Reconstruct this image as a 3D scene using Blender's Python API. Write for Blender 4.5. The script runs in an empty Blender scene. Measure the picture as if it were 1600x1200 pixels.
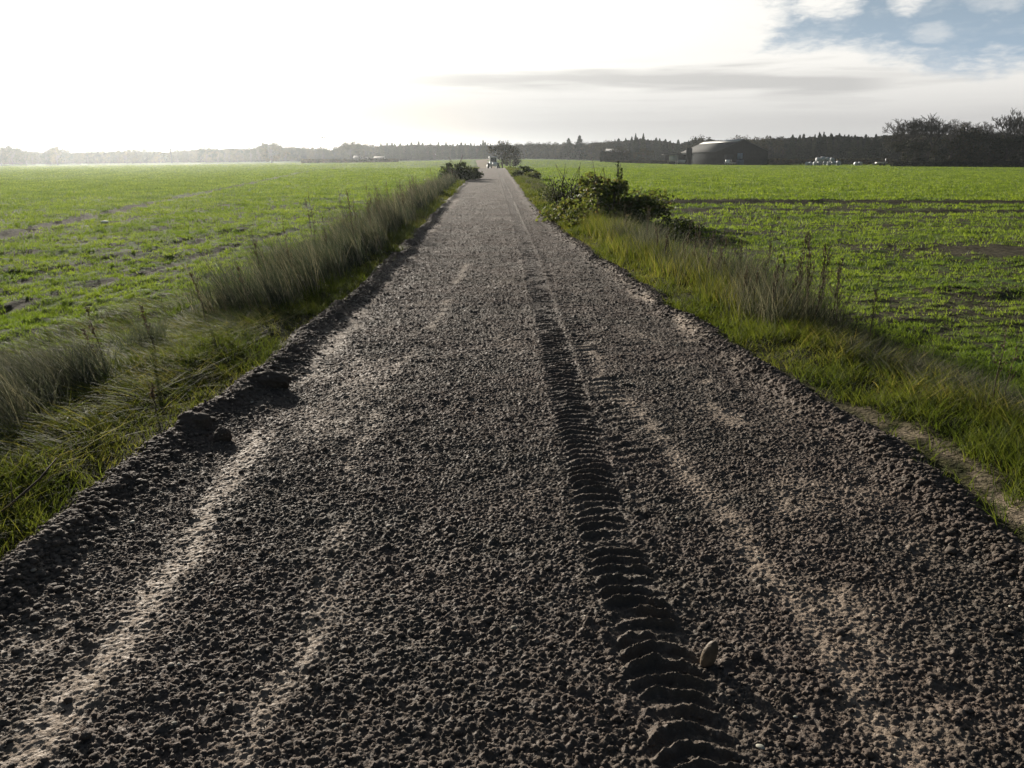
import bpy, math, random
import numpy as np
from mathutils import Vector
R = math.radians
random.seed(7)
rng = np.random.default_rng(7)
scn = bpy.context.scene
COL = scn.collection

# ------------------------------------------------------------------ camera, sky, sun, exposure
CAM_H = 1.65
PITCH = 15.70
cam = bpy.data.cameras.new('camera')
cam.sensor_width = 36.0
cam.lens = 36.0 * 1270 / 1600
cam.clip_start = 0.05
cam.clip_end = 6000
co = bpy.data.objects.new('camera', cam)
COL.objects.link(co)
co.location = (0, 0, CAM_H)
co.rotation_euler = (R(90 - PITCH), 0, 0)
scn.camera = co

SUN_AZ, SUN_EL = -26.5, 14.0
EXPOSURE = 1.1
sv = Vector((math.sin(R(SUN_AZ)) * math.cos(R(SUN_EL)), math.cos(R(SUN_AZ)) * math.cos(R(SUN_EL)), math.sin(R(SUN_EL))))
sun = bpy.data.lights.new('sun', 'SUN')
sun.energy = 5.0
sun.angle = R(0.5)
sun.color = (1.0, 0.92, 0.80)
so = bpy.data.objects.new('sun', sun)
COL.objects.link(so)
so.rotation_euler = sv.to_track_quat('Z', 'Y').to_euler()
so.location = (-20, 40, 30)

scn.view_settings.view_transform = 'Standard'
scn.view_settings.look = 'None'
scn.view_settings.gamma = 1
scn.view_settings.use_curve_mapping = False
scn.view_settings.exposure = EXPOSURE
scn.cycles.max_bounces = 6
scn.cycles.diffuse_bounces = 3
scn.cycles.glossy_bounces = 2
scn.cycles.transmission_bounces = 4
scn.cycles.volume_bounces = 0
scn.cycles.use_adaptive_sampling = True
scn.cycles.adaptive_threshold = 0.02
scn.cycles.sample_clamp_indirect = 4


class NT:
    """tiny node helper"""
    def __init__(s, tree):
        s.t = tree
        tree.nodes.clear()

    def n(s, typ, ins=None, **props):
        nd = s.t.nodes.new(typ)
        for k, v in props.items():
            setattr(nd, k, v)
        for k, v in (ins or {}).items():
            s.put(nd.inputs[k], v)
        return nd

    def put(s, sock, v):
        if isinstance(v, bpy.types.NodeSocket):
            s.t.links.new(v, sock)
        else:
            if isinstance(v, (tuple, list)) and len(v) == 3 and len(sock.default_value) == 4:
                v = (*v, 1)
            sock.default_value = v

    def m(s, op, a, b=0.0, c=None, clamp=False):
        ins = {0: a, 1: b}
        if c is not None:
            ins[2] = c
        return s.n('ShaderNodeMath', ins, operation=op, use_clamp=clamp).outputs[0]

    def ss(s, x, lo, hi, a=0.0, b=1.0):
        return s.n('ShaderNodeMapRange', {'Value': x, 'From Min': lo, 'From Max': hi, 'To Min': a, 'To Max': b},
                   interpolation_type='SMOOTHSTEP').outputs[0]

    def mix(s, f, a, b, mode='MIX'):
        nd = s.t.nodes.new('ShaderNodeMix')
        nd.data_type = 'RGBA'
        nd.blend_type = mode
        s.put(nd.inputs[0], f)
        s.put(nd.inputs[6], a)
        s.put(nd.inputs[7], b)
        return nd.outputs[2]

    def noise(s, vec, scale, detail=3, rough=0.55, dist=0.0):
        return s.n('ShaderNodeTexNoise', {'Vector': vec, 'Scale': scale, 'Detail': detail, 'Roughness': rough, 'Distortion': dist}).outputs[0]


# ---- the sky: Nishita blue with a bright low cloud deck towards the sun
w = bpy.data.worlds.new('World')
scn.world = w
w.use_nodes = True
k = NT(w.node_tree)
SKY_K = 0.026
sky = k.n('ShaderNodeTexSky', sky_type='NISHITA', sun_disc=False, sun_elevation=R(SUN_EL), sun_rotation=R(SUN_AZ),
          air_density=1.0, dust_density=1.0, ozone_density=1.5)
tc = k.n('ShaderNodeTexCoord').outputs['Generated']
sx = k.n('ShaderNodeSeparateXYZ', {0: tc})
X, Y, Z = sx.outputs
az = k.m('MULTIPLY', k.m('ARCTAN2', X, Y), 180 / math.pi)
el = k.m('MULTIPLY', k.m('ARCSINE', Z), 180 / math.pi)
cv = k.n('ShaderNodeCombineXYZ', {0: k.m('MULTIPLY', az, 0.10), 1: k.m('MULTIPLY', el, 0.30), 2: 3.1}).outputs[0]
cw = k.n('ShaderNodeCombineXYZ', {0: k.m('MULTIPLY', az, 0.055), 1: k.m('MULTIPLY', el, 0.75), 2: 7.7}).outputs[0]
n1 = k.noise(cv, 1.6, 6, 0.55, 0.3)
n2 = k.noise(cw, 1.3, 5, 0.5, 0.2)
n3 = k.noise(cv, 4.5, 5, 0.6, 0.4)
dn4 = k.m('SUBTRACT', k.noise(cv, 11.0, 8, 0.62, 0.5), 0.5)
dn1 = k.m('SUBTRACT', n1, 0.5)
dn2 = k.m('SUBTRACT', n2, 0.5)
dn3 = k.m('SUBTRACT', n3, 0.5)
# angle to the sun
dotn = k.n('ShaderNodeVectorMath', {0: tc, 1: tuple(sv)}, operation='DOT_PRODUCT').outputs['Value']
ang = k.m('MULTIPLY', k.m('ARCCOSINE', k.m('MINIMUM', dotn, 0.99999)), 180 / math.pi)
glow = k.m('POWER', 2.718, k.m('MULTIPLY', k.m('POWER', k.m('DIVIDE', ang, 27.0), 2), -1))
# blue opening up on the right
fa = k.m('DIVIDE', k.m('SUBTRACT', az, 16.3), 2.6)
fe = k.m('DIVIDE', k.m('SUBTRACT', el, k.ss(az, 16, 30, 6.5, 4.5)), 1.4)
opening = k.m('ADD', k.m('MINIMUM', fa, fe), k.m('ADD', k.m('MULTIPLY', dn1, 2.2), k.m('ADD', k.m('MULTIPLY', dn3, 1.4), k.m('MULTIPLY', dn4, 1.0))))


def puff(a0, e0, ra, re, amp):
    da = k.m('POWER', k.m('DIVIDE', k.m('SUBTRACT', az, a0), ra), 2)
    de = k.m('POWER', k.m('DIVIDE', k.m('SUBTRACT', el, e0), re), 2)
    d = k.m('ADD', k.m('ADD', da, de), k.m('ADD', k.m('MULTIPLY', dn3, 1.7), k.m('MULTIPLY', dn4, 2.2)))
    return k.ss(d, -0.2, 1.8, amp, 0.0)


puffs = k.m('MAXIMUM', k.m('MAXIMUM', puff(19.4, 8.8, 2.1, .85, 1.0), puff(24.1, 8.9, 1.1, .95, .9)),
            k.m('MAXIMUM', puff(25.6, 6.9, 1.3, .6, .45), puff(28.8, 8.6, 1.6, .9, .4)))
veil = k.ss(k.m('ADD', n1, k.m('MULTIPLY', dn4, .5)), 0.46, 0.85, 0.04, 0.4)
cloud = k.ss(opening, -0.3, 1.1, 1.0, 0.0)
cloud = k.m('MAXIMUM', cloud, k.m('MAXIMUM', puffs, veil))
# the deck thins out overhead and behind the camera
front = k.ss(k.m('ABSOLUTE', az), 42, 80, 1.0, 0.12)
over = k.ss(el, 13, 26, 1.0, 0.12)
cloud = k.m('MULTIPLY', k.m('MULTIPLY', cloud, front), k.m('MAXIMUM', over, k.m('MULTIPLY', glow, 0.9)))
# grey undersides in long low bands
b1 = k.m('ADD', k.m('DIVIDE', k.m('SUBTRACT', el, 4.65), 0.60), k.m('MULTIPLY', dn2, 5.0))
band1 = k.m('MULTIPLY', k.ss(k.m('ABSOLUTE', b1), 0.3, 1.5, 1.0, 0.0), k.m('MULTIPLY', k.ss(az, -12, -2), k.ss(az, 21, 26, 1, 0)))
b2 = k.m('ADD', k.m('DIVIDE', k.m('SUBTRACT', el, 2.0), 1.25), k.m('MULTIPLY', dn2, 3.0))
band2 = k.m('MULTIPLY', k.ss(b2, -0.6, 1.1, 1.0, 0.0), k.ss(az, -12, 4))
b3 = k.m('MULTIPLY', k.ss(n2, 0.5, 0.68, 0.0, 0.45), k.ss(el, 7, 4))
grey = k.m('MAXIMUM', k.m('MULTIPLY', band1, 0.95), k.m('MAXIMUM', k.m('MULTIPLY', band2, 1.0), k.m('MULTIPLY', b3, k.ss(az, -8, 6))))
ccol = k.mix(grey, (0.44, 0.43, 0.41), (0.268, 0.265, 0.258))
ccol = k.mix(k.ss(el, 0.8, 6.0, 0.95, 0.0), ccol, k.mix(k.ss(az, -14, 2), (0.36, 0.295, 0.225), (0.285, 0.28, 0.275)))
glc = k.n('ShaderNodeVectorMath', {0: (1.0, 0.93, 0.80), 3: k.m('MULTIPLY', glow, k.ss(el, 2.5, 9.0, 0.0, .52))}, operation='SCALE').outputs[0]
ccol = k.mix(1.0, ccol, glc, 'ADD')
skc = k.n('ShaderNodeVectorMath', {0: sky.outputs[0], 3: SKY_K}, operation='SCALE').outputs[0]
blue = k.mix(k.m('MULTIPLY', k.ss(el, 3, 14, 1.0, 0.25), k.ss(k.m('ABSOLUTE', az), 40, 80, 0.75, 0.0)), skc, (0.19, 0.258, 0.345))
fin = k.mix(cloud, blue, ccol)
bg = k.n('ShaderNodeBackground', {'Color': fin, 'Strength': 1.0})
k.t.links.new(bg.outputs[0], k.n('ShaderNodeOutputWorld').inputs[0])


# ------------------------------------------------------------------ numpy noise
def hsh(i, j, s=0):
    n = (i.astype(np.int64) * 374761393 + j.astype(np.int64) * 668265263 + s * 1442695041) & 0xFFFFFFFF
    n = ((n ^ (n >> 13)) * 1274126177) & 0xFFFFFFFF
    n = ((n ^ (n >> 16)) * 2246822519) & 0xFFFFFFFF
    return ((n ^ (n >> 15)) & 0xFFFFFF) / float(0xFFFFFF)


def vnoise(x, y, s=0):
    i = np.floor(x); j = np.floor(y)
    fx = x - i; fy = y - j
    fx = fx * fx * (3 - 2 * fx); fy = fy * fy * (3 - 2 * fy)
    a = hsh(i, j, s); b = hsh(i + 1, j, s); c = hsh(i, j + 1, s); d = hsh(i + 1, j + 1, s)
    return a + (b - a) * fx + (c - a) * fy + (a - b - c + d) * fx * fy


def fbm(x, y, s=0, o=4):
    t = 0; a = 0.5
    for q in range(o):
        t = t + a * vnoise(x * 2 ** q + q * 17.3, y * 2 ** q - q * 9.1, s + q)
        a *= 0.5
    return t / (1 - 0.5 ** o)


def sm(x, a, b):
    t = np.clip((x - a) / (b - a), 0, 1)
    return t * t * (3 - 2 * t)


def clods(x, y, cell, seed, dens, rlo=.3, rhi=.62, hk=.85):
    """rounded crumbs: the highest of the bumps whose centre falls in the cells around a point"""
    wx = x + cell * .7 * (vnoise(x / cell / 1.1, y / cell / 1.1, seed + 90) - .5)
    wy = y + cell * .7 * (vnoise(x / cell / 1.1, y / cell / 1.1, seed + 91) - .5)
    gx = np.floor(wx / cell); gy = np.floor(wy / cell)
    out = np.zeros_like(x)
    for dx in (-1, 0, 1):
        for dy in (-1, 0, 1):
            i = gx + dx; j = gy + dy
            cx = (i + hsh(i, j, seed)) * cell; cy = (j + hsh(i, j, seed + 1)) * cell
            r = cell * (rlo + (rhi - rlo) * hsh(i, j, seed + 2) ** 1.5)
            on = hsh(i, j, seed + 3) < dens
            an = hsh(i, j, seed + 4) * 6.283
            ca, sa = np.cos(an), np.sin(an)
            u = np.abs((wx - cx) * ca + (wy - cy) * sa) / r
            v = np.abs((wy - cy) * ca - (wx - cx) * sa) / (r * (.65 + .35 * hsh(i, j, seed + 5)))
            d = np.maximum(np.maximum(u, v), .70 * (u + v))
            tl = 1 + .45 * ((wx - cx) * sa + (wy - cy) * ca) / r
            out = np.maximum(out, np.where(on & (d < 1), r * hk * np.clip(1 - d ** 2.2, 0, 1) ** .7 * tl, 0))
    return out


# ------------------------------------------------------------------ lie of the land
LY = [0, 3, 5, 8, 13.5, 20, 33, 70, 118, 150, 300]
LX = [-2.08, -2.1, -2.12, -2.02, -2.02, -2.22, -2.56, -3.48, -4.6, -5.6, -13]
RY = [0, 3.3, 4.5, 5.5, 7.1, 9, 11, 14.4, 20.7, 29, 53, 118, 150, 300]
RX = [2.35, 2.3, 2.25, 2.18, 2.04, 1.88, 1.74, 1.5, 1.14, .78, .41, -.9, -1.8, -9]


def wig(y, s):
    return (fbm(y * .9, y * 0 + 3.3, s, 5) - .5) * .34


def Lx(y): return np.interp(y, LY, LX) + wig(y, 11)
def Rx(y): return np.interp(y, RY, RX) + wig(y, 12) * .8


def macro(x, y):
    d = np.hypot(x, y)
    a = np.degrees(np.arctan2(x, np.maximum(y, .01)))
    kk = np.interp(a, [-40, -30, -9, 0, 4, 12, 40], [.0066, .0062, .0026, .001, .0013, .0040, .0043])
    return -kk * (np.clip(d, 20, 400) - 20) * sm(np.abs(x + 1), 5, 45)


def dip(x, y):
    return -0.9 * sm(y, 112, 150) * (1 - sm(np.abs(x + 4), 9, 40)) * (1 - sm(y, 190, 300))


def ground_z(x, y):
    """verge and field surface"""
    x = np.asarray(x, float); y = np.asarray(y, float)
    l = Lx(y); r = Rx(y)
    out = np.maximum(l - x, x - r)
    z = macro(x, y) + dip(x, y)
    z = z + .05 * sm(out, 0, .5) - .16 * sm(out, .6, 1.7) * (1 - .5 * sm(out, 2.5, 6))
    near = 1 - sm(np.hypot(x, y), 30, 90)
    z = z + near * ((fbm(x * 1.2, y * 1.2, 5, 3) - .5) * .12 + (fbm(x * 5, y * 5, 6, 3) - .5) * .06) * sm(out, 0, .3)
    z = z + (fbm(x / 60, y / 60, 8, 2) - .5) * .35 * sm(np.abs(x), 12, 60)
    return z


def G(x, y):
    return float(ground_z(np.array([x]), np.array([y]))[0])


# wheel print centre line and dust patches (ground metres)
TY = [0, 1.9, 2.2, 2.5, 3.0, 3.6, 4.5, 5.9, 8.3, 14, 39, 83, 120]
TX = [.52, .53, .51, .50, .45, .43, .42, .40, .37, .31, -.24, -1.27, -2.6]


def streak(x, y, pts, wd, s, gate=.45):
    xs = np.interp(y, [p[1] for p in pts], [p[0] for p in pts])
    lo, hi = pts[0][1], pts[-1][1]
    m = np.exp(-((x - xs - (fbm(y * 2, y * 0, s, 3) - .5) * .15) / wd) ** 2) * sm(y, lo - .4, lo + .4) * (1 - sm(y, hi * .8, hi))
    return m * sm(fbm(x * 5, y * 1.6, s + 5, 4), gate - .08, gate + .12)


def dust(x, y):
    d = streak(x, y, [(-1.36, .8), (-1.42, 2.65), (-1.40, 3.14), (-1.5, 4.1), (-1.58, 5.2), (-1.7, 10.5), (-1.76, 15), (-2.2, 35)], .10, 40, .40)
    d = np.maximum(d, streak(x, y, [(-.72, .8), (-.75, 2.7), (-.86, 3.9), (-.92, 5.2), (-.76, 9.5), (-.7, 16)], .06, 50, .50) * .75)
    d = np.maximum(d, streak(x, y, [(1.74, 7.5), (1.60, 9.0), (1.52, 13), (1.2, 17.3), (.6, 47), (.2, 70)], .13, 60, .40))
    d = np.maximum(d, streak(x, y, [(1.12, 1.2), (1.04, 2.98), (1.0, 3.6), (.84, 5.2), (.72, 5.9), (.72, 9)], .07, 70, .50) * .8)
    d = np.maximum(d, np.exp(-((x - 1.25 - .3 * (y - 3) / 4) ** 2) / .02) * sm(fbm(x * 3, y * 2.2, 77, 3), .60, .70) * .8 * (y < 8))
    d = np.maximum(d, sm(fbm(x * 1.6, y * .8, 80, 4), .62, .74) * .45 * (1 - sm(y, 8, 14)))
    return np.clip(d, 0, 1)


def road_z(x, y, fine=True):
    l = Lx(y); r = Rx(y)
    tx = np.interp(y, TY, TX)
    z = dip(x, y) + 0 * x
    du = dust(x, y)
    # graded crumbs pushed up to a ridge at each edge
    bl = np.exp(-((x - l - .14) / .11) ** 2) * (.01 + .105 * fbm(y * 3.2, x * 4.5, 21, 4)) * (1 - .55 * sm(y, 10, 40))
    br = np.exp(-((x - r + .17) / .13) ** 2) * (.01 + .085 * fbm(y * 3.2, x * 4.5, 22, 4)) * (1 - .55 * sm(y, 10, 40))
    gul = -np.exp(-((x - l - .50) / .10) ** 2) * .012 * (y < 12)
    berm = np.maximum(bl, br)
    z = z + bl + br + gul
    z = z + (fbm(x * 1.5, y * .7, 23, 3) - .5) * .035 + (fbm(x * 9, y * 9, 24, 3) - .5) * .018
    # tread print
    q = (x - tx)
    hw = .128
    inside = sm(hw - np.abs(q), -.02, .035) * (.70 + .30 * sm(fbm(x * 6, y * 3, 37, 3), .30, .52))
    ph = y + .055 * (q / hw) ** 2 * np.where(q < 0, 1.15, .75) + .07 * (fbm(x * 9, y * 9, 31, 3) - .5)
    spacing = .082
    t = (ph / spacing) % 1.0
    ridge = np.where(t < .30, t / .30, np.clip(1 - (t - .30) / .42, 0, 1) ** 1.3)
    jit = .75 + .5 * hsh(np.floor(ph / spacing), np.floor(q / hw * .5) + 9, 33)
    fade = (1 - .30 * sm(y, 2.6, 5)) * (1 - .5 * sm(y, 4, 14))
    treadz = (-.010 + .026 * ridge * jit * (.35 + .9 * sm(fbm(x * 7, y * 7, 36, 3), .3, .6))) * fade
    shoulder = np.exp(-((np.abs(q) - hw - .03) / .035) ** 2) * .004
    # second, crumbled half of the print on the right
    q2 = q - .30
    in2 = sm(.14 - np.abs(q2), -.02, .05) * sm(y, 2.2, 3.2) * (1 - sm(y, 7, 13))
    t2 = ((y + .03 * (q2 / .14) ** 2 - .25 * q2) / .12) % 1.0
    r2 = np.where(t2 < .35, t2 / .35, np.clip(1 - (t2 - .35) / .5, 0, 1))
    z = z * (1 - .6 * inside) + inside * treadz + shoulder + in2 * (-.008 + .012 * r2) * sm(fbm(x * 4, y * 4, 35, 3), .4, .55)
    dens = np.clip(1 - .72 * du, 0.1, 1) * (1 - .45 * inside)
    big = clods(x, y, .050, 101, .10 + .45 * np.clip(berm * 9, 0, 1), .25, .5)
    mid = clods(x, y, .0215, 111, .88)
    z = z + big * (.75 * (1 - .8 * du) * (1 - .85 * inside) + .35 * np.clip(berm * 9, 0, 1))
    z = z + mid * .80 * dens
    if fine:
        z = z + clods(x + .013, y, .0135, 121, .9) * (.70 * dens + .15) * (1 - .4 * sm(y, 4, 9)) + (fbm(x * 75, y * 75, 26, 3) - .5) * .009
    else:
        z = z + (fbm(x * 60, y * 60, 26, 2) - .5) * .012 * dens + clods(x, y, .085, 131, .45 * (1 - du), .2, .42) * .8 * sm(y, 9, 14)
    # edges sink under the verge
    e = np.minimum(x - (l - .12), (r + .12) - x)
    z = z - .16 * (1 - sm(e, 0, .14))
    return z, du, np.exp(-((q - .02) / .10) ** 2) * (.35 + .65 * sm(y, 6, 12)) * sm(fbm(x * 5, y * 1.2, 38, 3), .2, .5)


# ------------------------------------------------------------------ mesh helpers
def mk_mesh(name, verts, quads=None, tris=None, smooth=False, attrs=None):
    me = bpy.data.meshes.new(name)
    verts = np.asarray(verts, np.float32).reshape(-1, 3)
    nq = 0 if quads is None else len(quads)
    nt = 0 if tris is None else len(tris)
    me.vertices.add(len(verts))
    me.vertices.foreach_set('co', verts.ravel())
    loops = []
    if nq: loops.append(np.asarray(quads, np.int32).ravel())
    if nt: loops.append(np.asarray(tris, np.int32).ravel())
    loops = np.concatenate(loops)
    me.loops.add(len(loops))
    me.loops.foreach_set('vertex_index', loops)
    me.polygons.add(nq + nt)
    st = np.concatenate([np.arange(nq) * 4, nq * 4 + np.arange(nt) * 3]).astype(np.int32)
    me.polygons.foreach_set('loop_start', st)
    if smooth:
        me.polygons.foreach_set('use_smooth', np.ones(nq + nt, bool))
    for kname, arr in (attrs or {}).items():
        a = me.attributes.new(kname, 'FLOAT', 'POINT')
        a.data.foreach_set('value', np.asarray(arr, np.float32).ravel())
    me.update(calc_edges=True)
    return me


def ob(name, me, mat=None, parent=None, loc=None, **props):
    o = bpy.data.objects.new(name, me)
    COL.objects.link(o)
    if mat is not None and not me.materials:
        me.materials.append(mat)
    if parent is not None:
        o.parent = parent
    if loc is not None:
        o.location = loc
    for kk, v in props.items():
        o[kk] = v
    return o


def empty(name, loc, label, cat, group=None, rz=0.0, sc=1.0):
    o = bpy.data.objects.new(name, None)
    COL.objects.link(o)
    o.location = loc
    o.rotation_euler = (0, 0, rz)
    o.scale = (sc, sc, sc) if not isinstance(sc, tuple) else sc
    o['label'] = label
    o['category'] = cat
    if group:
        o['group'] = group
    o.empty_display_size = .2
    return o


def dup(root, loc, rz, sc, label, group=None):
    c = root.copy()
    COL.objects.link(c)
    c.location = loc
    c.rotation_euler = (0, 0, rz)
    c.scale = sc
    c['label'] = label
    if group: c['group'] = group
    for ch in root.children:
        d = ch.copy()
        COL.objects.link(d)
        d.parent = c
    return c


def grid_idx(ny, nx, off=0):
    i = np.arange(ny - 1)[:, None] * nx + np.arange(nx - 1)[None, :]
    i = i.ravel() + off
    return np.stack([i, i + 1, i + nx + 1, i + nx], 1)


class PM:
    """collects boxes, tubes and blobs into one mesh"""
    def __init__(s):
        s.v = []; s.q = []; s.t = []; s.n = 0

    def add(s, v, q=(), t=()):
        s.v.append(np.asarray(v, float).reshape(-1, 3))
        if len(q): s.q.append(np.asarray(q, int) + s.n)
        if len(t): s.t.append(np.asarray(t, int) + s.n)
        s.n += len(s.v[-1])

    def box(s, x0, x1, y0, y1, z0, z1):
        v = [(x, y, z) for x in (x0, x1) for y in (y0, y1) for z in (z0, z1)]
        s.add(v, [(0, 1, 3, 2), (4, 6, 7, 5), (0, 4, 5, 1), (2, 3, 7, 6), (0, 2, 6, 4), (1, 5, 7, 3)])

    def tube(s, pts, rad, n=5, cap=True):
        pts = np.asarray(pts, float); m = len(pts)
        rad = np.broadcast_to(rad, (m,))
        tang = np.gradient(pts, axis=0)
        tang /= np.linalg.norm(tang, axis=1)[:, None] + 1e-9
        ref = np.where(np.abs(tang[:, 2:3]) < .9, np.array([[0, 0, 1.]]), np.array([[1., 0, 0]]))
        u = np.cross(tang, ref); u /= np.linalg.norm(u, axis=1)[:, None] + 1e-9
        vv = np.cross(tang, u)
        a = np.arange(n) / n * 2 * math.pi
        ring = pts[:, None, :] + rad[:, None, None] * (np.cos(a)[None, :, None] * u[:, None, :] + np.sin(a)[None, :, None] * vv[:, None, :])
        q = []
        for i in range(m - 1):
            for j in range(n):
                q.append((i * n + j, i * n + (j + 1) % n, (i + 1) * n + (j + 1) % n, (i + 1) * n + j))
        t = []
        if cap:
            for j in range(1, n - 1):
                t.append((0, j + 1, j)); t.append(((m - 1) * n, (m - 1) * n + j, (m - 1) * n + j + 1))
        s.add(ring.reshape(-1, 3), q, t)

    def mesh(s, name, smooth=False, attrs=None):
        return mk_mesh(name, np.concatenate(s.v), np.concatenate(s.q) if s.q else None, np.concatenate(s.t) if s.t else None, smooth, attrs)


def ico(sub):
    import bmesh
    bm = bmesh.new()
    bmesh.ops.create_icosphere(bm, subdivisions=sub, radius=1)
    v = np.array([p.co[:] for p in bm.verts]); f = np.array([[q.index for q in p.verts] for p in bm.faces])
    bm.free()
    return v, f


ICO1, ICO2, ICO3 = ico(1), ico(2), ico(3)


def crumbs(name, pos, size, sub, mat, flat=.7, rough=.24, tint=None, **props):
    V, F = (ICO1, ICO2)[sub - 1]
    n = len(pos); m = len(V)
    a = rng.random(n) * 6.283
    d = 1 + rough * (rng.random((n, m)) - .5) * 2
    sc = np.stack([size * (.8 + .5 * rng.random(n)), size * (.8 + .5 * rng.random(n)), size * flat * (.7 + .6 * rng.random(n))], 1)
    P = V[None] * d[:, :, None] * sc[:, None, :]
    ca, sa = np.cos(a)[:, None], np.sin(a)[:, None]
    P = np.stack([P[..., 0] * ca - P[..., 1] * sa, P[..., 0] * sa + P[..., 1] * ca, P[..., 2]], 2) + pos[:, None, :]
    T = (F[None] + (np.arange(n) * m)[:, None, None]).reshape(-1, 3)
    tv = np.repeat(rng.random(n) if tint is None else tint, m)
    me = mk_mesh(name, P.reshape(-1, 3), None, T, False, {'tint': tv})
    return ob(name, me, mat, **props)


def blade_mesh(name, pos, h, wd, dirn, tilt, bend, seg=3, tint=None, face=None):
    n = len(pos)
    h = np.broadcast_to(h, (n,)); wd = np.broadcast_to(wd, (n,))
    dirn = np.broadcast_to(dirn, (n,)); tilt = np.broadcast_to(tilt, (n,)); bend = np.broadcast_to(bend, (n,))
    fa = rng.random(n) * 6.283 if face is None else face
    wx, wy = np.cos(fa), np.sin(fa)
    p = np.array(pos, float)
    V = []
    for s in range(seg):
        t = s / seg
        hw = wd * .5 * (1 - t ** 1.6)
        V.append(p - np.stack([wx * hw, wy * hw, 0 * hw], 1)); V.append(p + np.stack([wx * hw, wy * hw, 0 * hw], 1))
        phi = tilt + bend * (t + .5 / seg)
        dl = h / seg
        p = p + np.stack([np.cos(dirn) * np.sin(phi) * dl, np.sin(dirn) * np.sin(phi) * dl, np.cos(phi) * dl], 1)
    V.append(p)
    V = np.stack(V, 1)
    m = 2 * seg + 1
    o = (np.arange(n) * m)[:, None]
    Q = np.concatenate([o + np.array([[2 * s, 2 * s + 1, 2 * s + 3, 2 * s + 2]]) for s in range(seg - 1)], 0) if seg > 1 else None
    T = o + np.array([[2 * seg - 2, 2 * seg - 1, 2 * seg]])
    tv = np.repeat(rng.random(n) if tint is None else tint, m)
    return mk_mesh(name, V.reshape(-1, 3), Q, T, False, {'tint': tv})


def leaf_mesh(name, pos, size, tint=None, asp=.6, updir=.3):
    """small folded diamonds, each a leaf or a spray of leaves"""
    n = len(pos)
    a = rng.normal(size=(n, 3)); a[:, 2] += updir; a /= np.linalg.norm(a, axis=1)[:, None]
    b = np.cross(a, rng.normal(size=(n, 3))); b /= np.linalg.norm(b, axis=1)[:, None] + 1e-9
    s = np.broadcast_to(size, (n,))[:, None]
    c = np.cross(a, b)
    V = np.stack([pos - a * s * .5, pos + b * s * asp * .5 + c * s * .12, pos + a * s * .5, pos - b * s * asp * .5 + c * s * .12], 1)
    o = (np.arange(n) * 4)[:, None]
    T = np.concatenate([o + np.array([[0, 1, 2]]), o + np.array([[0, 2, 3]])], 0)
    tv = np.repeat(rng.random(n) if tint is None else tint, 4)
    return mk_mesh(name, V.reshape(-1, 3), None, T, False, {'tint': tv})


# ------------------------------------------------------------------ materials
def mat_new(name):
    m = bpy.data.materials.new(name)
    m.use_nodes = True
    return m, NT(m.node_tree)


def leafmat(name, cols, transl=.45, rough=.5, spec=.4, scale=3.0, tcol=None, vary=False):
    m, q = mat_new(name)
    at = q.n('ShaderNodeAttribute', attribute_name='tint').outputs['Fac']
    ramp = q.n('ShaderNodeValToRGB', {0: at})
    el_ = ramp.color_ramp.elements
    for i, c in enumerate(cols):
        pos = i / max(1, len(cols) - 1)
        if i < 2: el_[i].position = pos; el_[i].color = (*c, 1)
        else:
            e = el_.new(pos); e.color = (*c, 1)
    # elements were re-sorted by position, set them again cleanly
    while len(el_) > len(cols): el_.remove(el_[-1])
    for i, c in enumerate(cols):
        el_[i].position = i / max(1, len(cols) - 1)
        el_[i].color = (*c, 1)
    pos = q.n('ShaderNodeNewGeometry').outputs['Position']
    nz = q.noise(pos, scale, 2)
    c = q.mix(1.0, ramp.outputs[0], q.n('ShaderNodeCombineColor', {0: q.ss(nz, .3, .7, .72, 1.25), 1: q.ss(nz, .3, .7, .78, 1.2), 2: q.ss(nz, .3, .7, .75, 1.1)}).outputs[0], 'MULTIPLY')
    if vary:
        rnd = q.n('ShaderNodeObjectInfo').outputs['Random']
        c = q.mix(1.0, c, q.mix(rnd, (.55, .62, .70), (1.9, 1.5, 1.15)), 'MULTIPLY')
    b = q.n('ShaderNodeBsdfPrincipled', {'Base Color': c, 'Roughness': rough, 'Specular IOR Level': spec})
    out = b.outputs[0]
    if transl > 0:
        tcc = q.mix(1.0, c, tcol or (1.25, 1.2, .55), 'MULTIPLY')
        tr = q.n('ShaderNodeBsdfTranslucent', {'Color': tcc})
        out = q.n('ShaderNodeMixShader', {0: transl, 1: b.outputs[0], 2: tr.outputs[0]}).outputs[0]
    q.t.links.new(out, q.n('ShaderNodeOutputMaterial').inputs[0])
    return m


def plain(name, col, rough=.7, metal=0.0, var=.15, scale=8.0, bump=0.0, spec=.15):
    m, q = mat_new(name)
    pos = q.n('ShaderNodeTexCoord').outputs['Object']
    nz = q.noise(pos, scale, 4)
    lo = tuple(c * (1 - var) for c in col); hi = tuple(min(1, c * (1 + var)) for c in col)
    c = q.mix(q.ss(nz, .3, .7), lo, hi)
    b = q.n('ShaderNodeBsdfPrincipled', {'Base Color': c, 'Roughness': rough, 'Metallic': metal, 'Specular IOR Level': spec})
    if bump:
        q.put(b.inputs['Normal'], q.n('ShaderNodeBump', {'Height': q.noise(pos, scale * 3, 4), 'Strength': bump, 'Distance': .01}).outputs[0])
    q.t.links.new(b.outputs[0], q.n('ShaderNodeOutputMaterial').inputs[0])
    return m


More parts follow.
